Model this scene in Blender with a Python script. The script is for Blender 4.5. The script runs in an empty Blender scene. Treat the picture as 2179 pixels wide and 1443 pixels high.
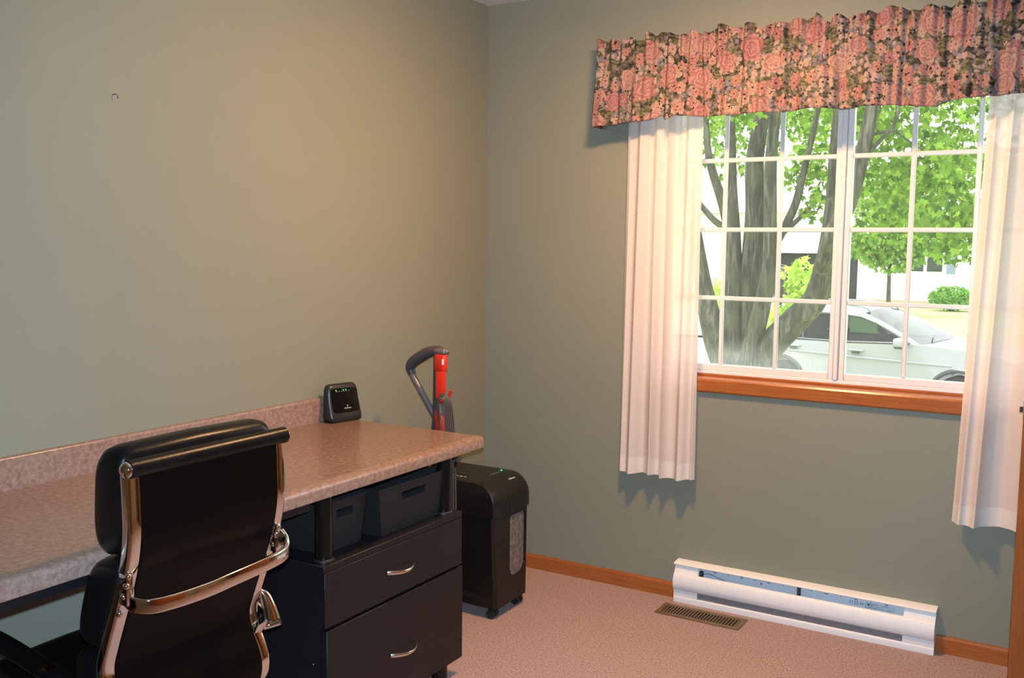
import bpy, bmesh, math, random
import numpy as np
from mathutils import Vector, Matrix

random.seed(7)
rng = np.random.default_rng(7)
scene = bpy.context.scene
C = scene.collection

# ------------------------------------------------------------------ camera
CAM = Vector((2.3325, -3.6355, 1.4247))
YAW, PITCH, ROLL, FPX = 0.5436, -0.0982, 0.0096, 2073.2
fwd = Vector((-math.sin(YAW) * math.cos(PITCH), math.cos(YAW) * math.cos(PITCH), math.sin(PITCH)))
right = Vector((math.cos(YAW), math.sin(YAW), 0))
up = right.cross(fwd)
r2 = right * math.cos(ROLL) + up * math.sin(ROLL)
u2 = -right * math.sin(ROLL) + up * math.cos(ROLL)
cd = bpy.data.cameras.new('camera')
cd.sensor_width = 36.0
cd.lens = FPX * 36.0 / 2179.0
cd.clip_end = 300
cam = bpy.data.objects.new('camera', cd)
cam.matrix_world = Matrix(((r2.x, u2.x, -fwd.x, CAM.x), (r2.y, u2.y, -fwd.y, CAM.y), (r2.z, u2.z, -fwd.z, CAM.z), (0, 0, 0, 1)))
C.objects.link(cam)
scene.camera = cam

# ------------------------------------------------------------------ light
scene.view_settings.view_transform = 'Standard'
scene.view_settings.look = 'None'
scene.view_settings.gamma = 1.0
scene.view_settings.use_curve_mapping = False
scene.view_settings.exposure = 0.0
scene.cycles.use_denoising = True
scene.cycles.max_bounces = 6
scene.cycles.diffuse_bounces = 3
scene.cycles.glossy_bounces = 3
scene.cycles.transmission_bounces = 3
scene.cycles.transparent_max_bounces = 12
scene.cycles.use_adaptive_sampling = True
scene.cycles.adaptive_threshold = 0.04
scene.cycles.sample_clamp_indirect = 6.0

SKY = 3.3
world = bpy.data.worlds.new('sky')
scene.world = world
world.use_nodes = True
wn = world.node_tree.nodes
wl = world.node_tree.links
bg = wn['Background']
bg.inputs['Color'].default_value = (0.93, 0.97, 1.0, 1)
bg.inputs['Strength'].default_value = SKY

def light(name, kind, loc, energy, color, **kw):
    d = bpy.data.lights.new(name, kind)
    d.energy = energy
    d.color = color
    for k, v in kw.items():
        setattr(d, k, v)
    o = bpy.data.objects.new(name, d)
    o.location = loc
    C.objects.link(o)
    return o

sun = light('sun', 'SUN', (0, -10, 20), 7.5, (1.0, 0.95, 0.86), angle=0.02)
sun.rotation_euler = Vector((0.16, -0.14, -1.0)).to_track_quat('-Z', 'Y').to_euler()
# the photographer's flash, just above the lens
flash = light('camera_flash', 'SPOT', CAM + u2 * 0.055 - fwd * 0.02 + r2 * 0.005, 350.0, (0.52, 0.76, 1.0), shadow_soft_size=0.012, spot_size=math.radians(90), spot_blend=0.7)
flash.rotation_euler = fwd.to_track_quat('-Z', 'Y').to_euler()
LAMP = (1.20, -1.0, 2.38)
lamp_glow = light('lamp_bulb_light', 'POINT', LAMP, 47.0, (1.0, 0.56, 0.25), shadow_soft_size=0.07)
lamp_down = light('lamp_bowl_light', 'AREA', (LAMP[0], LAMP[1], LAMP[2] - 0.02), 36.0, (1.0, 0.56, 0.25), shape='DISK', size=0.20)

# ------------------------------------------------------------------ materials
class NT:
    def __init__(s, name):
        s.m = bpy.data.materials.new(name)
        s.m.use_nodes = True
        s.t = s.m.node_tree
        s.b = s.t.nodes['Principled BSDF']
        s.out = s.t.nodes['Material Output']
    def n(s, typ, **kw):
        nd = s.t.nodes.new(typ)
        for k, v in kw.items():
            setattr(nd, k, v)
        return nd
    def l(s, a, b):
        s.t.links.new(a, b)
    def math(s, op, a, b=None, c=None):
        nd = s.n('ShaderNodeMath', operation=op)
        for i, v in enumerate((a, b, c)):
            if v is None:
                continue
            if isinstance(v, (int, float)):
                nd.inputs[i].default_value = v
            else:
                s.l(v, nd.inputs[i])
        return nd.outputs[0]
    def mix(s, fac, a, b):
        nd = s.n('ShaderNodeMix', data_type='RGBA')
        for sock, v in ((nd.inputs['Factor'], fac), (nd.inputs['A'], a), (nd.inputs['B'], b)):
            if isinstance(v, (int, float)):
                sock.default_value = v
            elif isinstance(v, tuple):
                sock.default_value = (*v[:3], 1)
            else:
                s.l(v, sock)
        return nd.outputs['Result']
    def ramp(s, fac, stops):
        nd = s.n('ShaderNodeValToRGB')
        e = nd.color_ramp.elements
        while len(e) < len(stops):
            e.new(0.5)
        for el, (p, c) in zip(e, stops):
            el.position = p
            el.color = (*c, 1)
        s.l(fac, nd.inputs[0])
        return nd.outputs[0]
    def coord(s, kind='Object'):
        return s.n('ShaderNodeTexCoord').outputs[kind]
    def noise(s, vec, scale, detail=3, rough=0.55, dist=0.0, out=0):
        nd = s.n('ShaderNodeTexNoise')
        nd.inputs['Scale'].default_value = scale
        nd.inputs['Detail'].default_value = detail
        nd.inputs['Roughness'].default_value = rough
        nd.inputs['Distortion'].default_value = dist
        s.l(vec, nd.inputs['Vector'])
        return nd.outputs[out]
    def mapping(s, vec, scale=(1, 1, 1), loc=(0, 0, 0), rot=(0, 0, 0)):
        nd = s.n('ShaderNodeMapping')
        nd.inputs['Scale'].default_value = scale
        nd.inputs['Location'].default_value = loc
        nd.inputs['Rotation'].default_value = rot
        s.l(vec, nd.inputs['Vector'])
        return nd.outputs[0]
    def bump(s, h, strength=0.3, dist=0.002):
        nd = s.n('ShaderNodeBump')
        nd.inputs['Strength'].default_value = strength
        nd.inputs['Distance'].default_value = dist
        s.l(h, nd.inputs['Height'])
        s.l(nd.outputs[0], s.b.inputs['Normal'])
    def set(s, **kw):
        for k, v in kw.items():
            sock = s.b.inputs[k]
            if isinstance(v, tuple):
                sock.default_value = (*v[:3], 1)
            elif isinstance(v, (int, float)):
                sock.default_value = v
            else:
                s.l(v, sock)
        return s

def plain(name, col, rough=0.5, metal=0.0, var=0.12, scale=40.0, bump=0.0, spec=0.5):
    t = NT(name)
    v = t.coord()
    nz = t.noise(v, scale, 3)
    a = tuple(c * (1 - var) for c in col)
    b = tuple(min(1, c * (1 + var)) for c in col)
    t.set(**{'Base Color': t.mix(nz, a, b), 'Roughness': rough, 'Metallic': metal, 'Specular IOR Level': spec})
    if bump:
        t.bump(nz, bump, 0.001)
    return t.m

M = {}

def wall_mat():
    t = NT('sage_green_wall_paint')
    v = t.coord()
    n1 = t.noise(v, 90, 3, 0.6)
    n2 = t.noise(v, 2.0, 2)
    t.set(**{'Base Color': t.mix(n2, (0.226, 0.229, 0.174), (0.246, 0.249, 0.188)), 'Roughness': 0.62, 'Specular IOR Level': 0.35})
    t.bump(n1, 0.28, 0.003)
    return t.m
M['wall'] = wall_mat()

def carpet_mat():
    t = NT('pinkish_beige_carpet')
    v = t.coord()
    n1 = t.noise(v, 150, 4, 0.8)
    n2 = t.noise(v, 7, 3)
    n3 = t.noise(v, 420, 2, 0.6)
    c = t.ramp(n1, [(0.32, (0.145, 0.088, 0.079)), (0.45, (0.335, 0.231, 0.216)), (0.56, (0.475, 0.35, 0.33)), (0.70, (0.62, 0.49, 0.465))])
    c = t.mix(t.math('MULTIPLY', n2, 0.35), c, (0.40, 0.275, 0.25))
    t.set(**{'Base Color': c, 'Roughness': 0.95, 'Specular IOR Level': 0.1})
    t.bump(t.math('ADD', n1, n3), 0.3, 0.005)
    return t.m
M['carpet'] = carpet_mat()

def ceiling_mat():
    t = NT('textured_ceiling')
    v = t.coord()
    n = t.noise(v, 130, 4, 0.7)
    t.set(**{'Base Color': t.mix(n, (0.78, 0.75, 0.72), (0.95, 0.92, 0.9)), 'Roughness': 0.9})
    t.bump(n, 0.8, 0.01)
    return t.m
M['ceiling'] = ceiling_mat()

def wood_mat(name, a, b, axis):
    t = NT(name)
    v = t.coord()
    sc = {'x': (1.6, 30, 30), 'z': (30, 30, 1.6)}[axis]
    m = t.mapping(v, sc)
    n = t.noise(m, 4.0, 5, 0.65, 0.6)
    n2 = t.noise(t.mapping(v, tuple(q * 6 for q in sc)), 5.0, 2, 0.6)
    c = t.ramp(n, [(0.3, a), (0.7, b)])
    c = t.mix(t.math('MULTIPLY', n2, 0.35), c, tuple(q * 0.6 for q in a))
    t.set(**{'Base Color': c, 'Roughness': 0.25, 'Specular IOR Level': 0.5})
    t.bump(n2, 0.05, 0.001)
    return t.m
M['oak_x'] = wood_mat('oak_trim_along_wall', (0.32, 0.090, 0.021), (0.46, 0.150, 0.040), 'x')
M['oak_z'] = wood_mat('oak_trim_upright', (0.27, 0.077, 0.018), (0.39, 0.128, 0.034), 'z')

def laminate_mat():
    t = NT('mottled_brown_laminate')
    v = t.coord()
    n1 = t.noise(t.mapping(v, (1.0, 1.0, 1.0)), 78, 5, 0.66, 0.15)
    n2 = t.noise(v, 7, 3, 0.6, 0.4)
    n3 = t.noise(v, 190, 2, 0.6)
    c = t.ramp(n1, [(0.26, (0.165, 0.095, 0.072)), (0.47, (0.285, 0.174, 0.133)), (0.60, (0.37, 0.240, 0.192)), (0.78, (0.47, 0.335, 0.28))])
    c = t.mix(t.math('MULTIPLY', n2, 0.30), c, (0.28, 0.195, 0.16))
    c = t.mix(t.math('MULTIPLY', n3, 0.35), c, (0.18, 0.115, 0.085))
    t.set(**{'Base Color': c, 'Roughness': 0.23, 'Specular IOR Level': 0.5})
    return t.m
M['laminate'] = laminate_mat()

M['white_vinyl'] = plain('white_window_vinyl', (0.78, 0.74, 0.71), 0.38, var=0.03)
M['heater_white'] = plain('white_enamelled_steel', (0.84, 0.82, 0.80), 0.4, var=0.03)
M['heater_shadow'] = plain('heater_recess_shade', (0.62, 0.65, 0.70), 0.45, var=0.06)  # blue-grey paints the shade under the heater lip into the colour
M['heater_grey'] = plain('grey_heater_element', (0.21, 0.20, 0.20), 0.6, var=0.25, scale=60)
M['heater_brown'] = plain('brown_stamped_slot', (0.25, 0.12, 0.07), 0.6)
M['ink'] = plain('black_ink', (0.03, 0.03, 0.035), 0.6)
M['label_grey'] = plain('silver_rating_label', (0.52, 0.55, 0.58), 0.4, var=0.04)
M['register'] = plain('brown_painted_register', (0.165, 0.10, 0.048), 0.42, var=0.1)
M['opening_shade'] = plain('black_opening_shade', (0.012, 0.010, 0.008), 0.8)
M['cabinet'] = plain('black_brown_woodgrain', (0.0072, 0.0058, 0.0078), 0.46, var=0.25, scale=120, bump=0.15, spec=0.38)
M['post_black'] = plain('gloss_black_tube', (0.007, 0.006, 0.005), 0.2, var=0.1, spec=0.35)
M['basket'] = plain('black_moulded_plastic', (0.0105, 0.0095, 0.0105), 0.62, var=0.15, scale=150, bump=0.3)
M['nickel'] = plain('brushed_nickel', (0.78, 0.74, 0.68), 0.22, 1.0, var=0.04)
M['chrome'] = plain('polished_chrome', (0.82, 0.80, 0.79), 0.07, 1.0, var=0.02)
M['steel_dark'] = plain('dark_steel', (0.10, 0.10, 0.11), 0.4, 0.8)
M['shredder'] = plain('black_textured_shell', (0.010, 0.008, 0.007), 0.36, var=0.2, scale=300, bump=0.15, spec=0.35)
M['shredder_side'] = plain('matt_black_bin', (0.006, 0.006, 0.006), 0.55, var=0.2)
M['rubber'] = plain('black_rubber', (0.010, 0.010, 0.010), 0.6)
M['white_print'] = plain('white_print', (0.65, 0.65, 0.65), 0.5, var=0.02)
M['vac_grey'] = plain('charcoal_vacuum_plastic', (0.060, 0.052, 0.052), 0.38, var=0.08)
M['vac_metal'] = plain('grey_metallic_tube', (0.20, 0.18, 0.18), 0.32, 0.5, var=0.05)
M['vac_red'] = plain('red_vacuum_plastic', (0.66, 0.022, 0.008), 0.3, var=0.04)
M['cord'] = plain('grey_power_cord', (0.075, 0.062, 0.060), 0.5, var=0.1)
M['copper'] = plain('plug_prong', (0.7, 0.35, 0.2), 0.3, 1.0)
M['router'] = plain('black_router_shell', (0.016, 0.015, 0.016), 0.36, var=0.1, scale=200)
M['router_gloss'] = plain('glossy_black_panel', (0.004, 0.004, 0.004), 0.12, var=0.1)
M['closet'] = plain('closet_paint', (0.5, 0.5, 0.45), 0.7)
M['lamp_metal'] = plain('bronze_lamp', (0.2, 0.15, 0.1), 0.4, 0.8)

def leather_mat():
    t = NT('black_leather')
    v = t.coord()
    vo = t.n('ShaderNodeTexVoronoi')
    vo.inputs['Scale'].default_value = 260
    t.l(v, vo.inputs['Vector'])
    n = t.noise(v, 14, 3)
    t.set(**{'Base Color': t.mix(n, (0.0035, 0.003, 0.003), (0.006, 0.005, 0.005)), 'Roughness': t.math('MULTIPLY_ADD', n, 0.12, 0.26), 'Specular IOR Level': 0.2})
    t.bump(vo.outputs['Distance'], 0.12, 0.001)
    return t.m
M['leather'] = leather_mat()
M['leather_back'] = plain('smooth_black_back_panel', (0.0042, 0.0026, 0.0022), 0.34, var=0.2, scale=10, spec=0.07)

def emit(name, col, strength):
    t = NT(name)
    t.set(**{'Base Color': tuple(0.2 * c for c in col), 'Emission Color': col, 'Emission Strength': strength})
    return t.m
M['led'] = emit('green_led', (0.05, 1.0, 0.18), 1.6)
M['bulb'] = emit('lamp_bulb_glow', (1.0, 0.62, 0.32), 14.0)

def sheer_mat(name, col, tr):
    t = NT(name)
    t.t.nodes.remove(t.b)
    v = t.coord('Object')
    w = t.noise(t.mapping(v, (900, 900, 300)), 1.0, 2)
    n = t.noise(v, 5, 2)
    c = t.mix(t.math('MULTIPLY_ADD', w, 0.4, t.math('MULTIPLY', n, 0.2)), tuple(q * 0.92 for q in col), tuple(min(1, q * 1.06) for q in col))
    d = t.n('ShaderNodeBsdfDiffuse')
    s = t.n('ShaderNodeBsdfTranslucent')
    tp = t.n('ShaderNodeBsdfTransparent')
    t.l(c, d.inputs[0]); t.l(c, s.inputs[0])
    m1 = t.n('ShaderNodeMixShader'); m1.inputs[0].default_value = tr
    t.l(d.outputs[0], m1.inputs[1]); t.l(s.outputs[0], m1.inputs[2])
    m2 = t.n('ShaderNodeMixShader'); m2.inputs[0].default_value = 0.045
    t.l(m1.outputs[0], m2.inputs[1]); t.l(tp.outputs[0], m2.inputs[2])
    t.l(m2.outputs[0], t.out.inputs[0])
    return t.m
M['sheer'] = sheer_mat('cream_sheer_cotton', (0.86, 0.74, 0.665), 0.24)
M['sheer_hem'] = sheer_mat('cream_cotton_hem', (0.80, 0.715, 0.65), 0.08)

def glass_mat(name, haze, fog):
    """thin pane: clear with an even white haze for washed-out glare; fog adds the milky condensation low in the sealed unit"""
    t = NT(name)
    t.t.nodes.remove(t.b)
    tp = t.n('ShaderNodeBsdfTransparent')
    gl = t.n('ShaderNodeBsdfGlossy'); gl.inputs['Roughness'].default_value = 0.02
    fr = t.n('ShaderNodeFresnel'); fr.inputs[0].default_value = 1.35
    m1 = t.n('ShaderNodeMixShader')
    t.l(fr.outputs[0], m1.inputs[0]); t.l(tp.outputs[0], m1.inputs[1]); t.l(gl.outputs[0], m1.inputs[2])
    film = t.n('ShaderNodeBsdfTranslucent'); film.inputs[0].default_value = (0.95, 0.97, 0.96, 1)
    m2 = t.n('ShaderNodeMixShader')
    v = t.coord('Object')
    fac = t.math('MULTIPLY_ADD', t.noise(v, 4, 3), 0.02, haze)  # even haze mixed in to imitate glare washing out the view
    if fog:
        sp = t.n('ShaderNodeSeparateXYZ'); t.l(v, sp.inputs[0])
        nz = t.noise(t.mapping(v, (260, 1, 6)), 1.0, 2)
        n2 = t.noise(v, 9, 3)
        top = t.math('MULTIPLY_ADD', n2, 0.09, -0.085)
        g = t.math('SUBTRACT', top, t.math('ADD', sp.outputs['Z'], t.math('MULTIPLY', sp.outputs['X'], 0.15)))
        g = t.math('MINIMUM', t.math('MAXIMUM', t.math('MULTIPLY', g, 2.0), 0.0), 0.15)
        streak = t.math('MULTIPLY', t.math('GREATER_THAN', nz, 0.60), t.math('LESS_THAN', sp.outputs['Z'], -0.105))
        g = t.math('MULTIPLY', g, t.math('SUBTRACT', 1.0, t.math('MULTIPLY', streak, 0.7)))
        fac = t.math('ADD', fac, g)
    t.l(fac, m2.inputs[0])
    t.l(m1.outputs[0], m2.inputs[1]); t.l(film.outputs[0], m2.inputs[2])
    t.l(m2.outputs[0], t.out.inputs[0])
    return t.m
M['glass'] = glass_mat('window_glass', 0.035, False)
M['glass_fog'] = glass_mat('window_glass_condensation', 0.045, True)

def floral_mat():
    t = NT('floral_print_cotton')
    uv = t.coord('UV')
    wob = t.n('ShaderNodeTexNoise'); wob.inputs['Scale'].default_value = 30; t.l(uv, wob.inputs['Vector'])
    off = t.n('ShaderNodeVectorMath', operation='SCALE'); off.inputs['Scale'].default_value = 0.012
    t.l(wob.outputs['Color'], off.inputs[0])
    ad = t.n('ShaderNodeVectorMath', operation='ADD'); t.l(uv, ad.inputs[0]); t.l(off.outputs[0], ad.inputs[1])
    base_v = ad.outputs[0]
    nz = t.noise(base_v, 150, 3, 0.6)
    nlow = t.noise(base_v, 32, 2, 0.5)
    def layer(scale, rmin, rmax, npet, swirl, dens, loc, stretch=(1, 1, 1), rot=0.0, rings=9.0):
        vec = t.mapping(base_v, tuple(scale * q for q in stretch), loc, (0, 0, rot))
        vo = t.n('ShaderNodeTexVoronoi', voronoi_dimensions='2D'); vo.inputs['Scale'].default_value = 1.0
        vo.inputs['Randomness'].default_value = 0.9
        t.l(vec, vo.inputs['Vector'])
        dv = t.n('ShaderNodeVectorMath', operation='SUBTRACT'); t.l(vec, dv.inputs[0]); t.l(vo.outputs['Position'], dv.inputs[1])
        sp = t.n('ShaderNodeSeparateXYZ'); t.l(dv.outputs[0], sp.inputs[0])
        ang = t.math('ARCTAN2', sp.outputs[1], sp.outputs[0])
        sc = t.n('ShaderNodeSeparateColor'); t.l(vo.outputs['Color'], sc.inputs[0])
        r = vo.outputs['Distance']
        ph = t.math('MULTIPLY_ADD', sc.outputs[0], 6.28, t.math('MULTIPLY', r, swirl))
        pet = t.math('SINE', t.math('MULTIPLY_ADD', ang, npet, ph))
        R = t.math('MULTIPLY_ADD', sc.outputs[1], rmax - rmin, rmin)
        R = t.math('MULTIPLY', R, t.math('MULTIPLY_ADD', pet, 0.13, 0.87))
        mask = t.math('MULTIPLY', t.math('LESS_THAN', r, R), t.math('LESS_THAN', sc.outputs[2], dens))
        shade = t.math('FRACT', t.math('MULTIPLY_ADD', t.math('DIVIDE', r, R), rings * 0.24, t.math('MULTIPLY_ADD', pet, 0.42, t.math('MULTIPLY_ADD', nz, 0.9, t.math('MULTIPLY', nlow, 1.6)))))
        return mask, shade, sc.outputs[0], t.math('DIVIDE', r, R)
    base = t.ramp(t.noise(base_v, 45, 4, 0.7), [(0.34, (0.03, 0.028, 0.032)), (0.48, (0.14, 0.12, 0.08)), (0.58, (0.46, 0.34, 0.28)), (0.72, (0.70, 0.52, 0.46))])
    col = base
    # leaves
    for k, (rot, loc) in enumerate(((0.6, (3, 1, 0)), (-0.7, (8, 5, 0)), (1.7, (1.3, 7.7, 0)))):
        m, s, h, rr = layer(11.5, 0.26, 0.48, 2, 2.0, 0.62, loc, (0.6, 1.3, 1), rot, 5)
        c = t.mix(s, (0.075, 0.078, 0.045), (0.44, 0.40, 0.24))
        col = t.mix(m, col, c)
    # lavender-grey florets
    m, s, h, rr = layer(55, 0.34, 0.52, 4, 0, 0.9, (5, 2, 0), rings=4)
    big = t.math('GREATER_THAN', t.noise(base_v, 11, 1), 0.53)
    col = t.mix(t.math('MULTIPLY', m, big), col, t.mix(s, (0.20, 0.17, 0.24), (0.62, 0.56, 0.64)))
    # peach sprays
    m, s, h, rr = layer(42, 0.36, 0.56, 5, 0, 0.95, (9, 4, 0), rings=4)
    big = t.math('GREATER_THAN', t.noise(t.mapping(base_v, (1, 1, 1), (4, 4, 0)), 10, 1), 0.50)
    col = t.mix(t.math('MULTIPLY', m, big), col, t.mix(s, (0.62, 0.34, 0.28), (1.0, 0.80, 0.68)))
    # medium blossoms
    for k, loc in enumerate(((1, 9, 0), (6, 3, 0))):
        m, s, h, rr = layer(16, 0.30, 0.48, 6, 1.0, 0.55, loc, rings=6)
        dk = t.ramp(h, [(0.0, (0.42, 0.12, 0.12)), (0.5, (0.60, 0.22, 0.17)), (1.0, (0.58, 0.30, 0.20))])
        lt = t.ramp(h, [(0.0, (0.88, 0.46, 0.44)), (0.5, (0.96, 0.58, 0.50)), (1.0, (1.0, 0.76, 0.64))])
        c = t.mix(s, dk, lt)
        c = t.mix(t.math('LESS_THAN', rr, 0.15), c, (0.14, 0.06, 0.05))
        col = t.mix(m, col, c)
    # dark seed dots
    m, s, h, rr = layer(60, 0.16, 0.34, 3, 0, 0.20, (2, 2, 0))
    col = t.mix(m, col, (0.045, 0.038, 0.042))
    # big cabbage roses
    m, s, h, rr = layer(8.0, 0.30, 0.44, 5, 9.0, 0.55, (2.3, 6.15, 0), rings=11)
    dk = t.ramp(h, [(0.0, (0.50, 0.13, 0.15)), (1.0, (0.60, 0.26, 0.20))])
    lt = t.ramp(h, [(0.0, (0.90, 0.50, 0.46)), (1.0, (0.98, 0.70, 0.58))])
    col = t.mix(m, col, t.mix(s, dk, lt))
    col = t.mix(1.0, col, col)
    hs = t.n('ShaderNodeHueSaturation'); hs.inputs['Saturation'].default_value = 1.0; hs.inputs['Value'].default_value = 0.41
    t.l(col, hs.inputs['Color'])
    col = hs.outputs[0]
    t.set(**{'Base Color': col, 'Roughness': 0.75, 'Specular IOR Level': 0.25})
    t.bump(nz, 0.15, 0.001)
    return t.m
M['floral'] = floral_mat()

# outdoor materials
def bark_mat():
    t = NT('grey_maple_bark')
    v = t.coord()
    n = t.noise(t.mapping(v, (26, 26, 4)), 1.0, 5, 0.7, 0.8)
    n2 = t.noise(v, 3.0, 3)
    c = t.ramp(n, [(0.34, (0.016, 0.014, 0.011)), (0.5, (0.060, 0.055, 0.043)), (0.66, (0.165, 0.16, 0.13))])
    c = t.mix(t.math('MULTIPLY', t.math('GREATER_THAN', n2, 0.56), 0.4), c, (0.09, 0.10, 0.05))
    t.set(**{'Base Color': c, 'Roughness': 0.9})
    t.bump(n, 0.8, 0.02)
    return t.m
M['bark'] = bark_mat()

def leaf_mat(name, a, b, tr=0.45):
    t = NT(name)
    t.t.nodes.remove(t.b)
    at = t.n('ShaderNodeAttribute', attribute_name='tint')
    c = t.mix(at.outputs['Fac'], a, b)
    d = t.n('ShaderNodeBsdfDiffuse'); s = t.n('ShaderNodeBsdfTranslucent')
    t.l(c, d.inputs[0]); t.l(c, s.inputs[0])
    m = t.n('ShaderNodeMixShader'); m.inputs[0].default_value = tr
    t.l(d.outputs[0], m.inputs[1]); t.l(s.outputs[0], m.inputs[2])
    t.l(m.outputs[0], t.out.inputs[0])
    return t.m
M['leaf'] = leaf_mat('maple_leaf_green', (0.05, 0.13, 0.02), (0.31, 0.50, 0.075))
M['leaf_far'] = leaf_mat('bright_leaf_green', (0.10, 0.22, 0.045), (0.30, 0.46, 0.10), 0.4)
M['leaf_lime'] = leaf_mat('lime_leaf_green', (0.28, 0.46, 0.06), (0.52, 0.66, 0.16), 0.4)
M['leaf_bush'] = leaf_mat('juniper_green', (0.09, 0.24, 0.05), (0.22, 0.42, 0.09), 0.2)

def ground_mat():
    t = NT('lawn_and_street_ground')
    v = t.coord()
    n = t.noise(v, 3, 4, 0.7)
    t.set(**{'Base Color': t.mix(n, (0.24, 0.33, 0.075), (0.40, 0.46, 0.15)), 'Roughness': 0.95})
    return t.m
M['grass'] = ground_mat()
M['concrete'] = plain('pale_concrete', (0.62, 0.61, 0.58), 0.85, var=0.08, scale=2)
M['asphalt'] = plain('grey_asphalt', (0.20, 0.20, 0.20), 0.9, var=0.1, scale=3)
M['car_white'] = plain('white_car_paint', (0.34, 0.355, 0.365), 0.10, var=0.02)
M['car_black'] = plain('black_car_paint', (0.012, 0.013, 0.015), 0.10)
M['car_trim'] = plain('dark_car_trim', (0.055, 0.06, 0.068), 0.4)
M['car_rail'] = plain('blue_grey_roof_rail', (0.20, 0.26, 0.32), 0.4)
M['car_seat'] = plain('grey_car_seat', (0.10, 0.11, 0.11), 0.7)
def carglass():
    t = NT('tinted_car_glass')
    t.t.nodes.remove(t.b)
    tp = t.n('ShaderNodeBsdfTransparent'); tp.inputs[0].default_value = (0.22, 0.29, 0.28, 1)
    gl = t.n('ShaderNodeBsdfGlossy'); gl.inputs['Roughness'].default_value = 0.03
    fr = t.n('ShaderNodeFresnel'); fr.inputs[0].default_value = 1.45
    m = t.n('ShaderNodeMixShader')
    t.l(fr.outputs[0], m.inputs[0]); t.l(tp.outputs[0], m.inputs[1]); t.l(gl.outputs[0], m.inputs[2])
    t.l(m.outputs[0], t.out.inputs[0])
    return t.m
M['car_glass'] = carglass()
M['siding'] = plain('white_house_siding', (0.82, 0.80, 0.77), 0.7, var=0.03)
M['roofing'] = plain('grey_shingle', (0.24, 0.22, 0.21), 0.9)
M['shutter'] = plain('slate_blue_shutter', (0.20, 0.25, 0.34), 0.6)
M['garage_shade'] = plain('garage_shade_fill', (0.05, 0.05, 0.055), 0.8)
M['brick'] = plain('tan_brick_edging', (0.55, 0.38, 0.30), 0.85)

# ------------------------------------------------------------------ mesh helpers
BASE = {}

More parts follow.
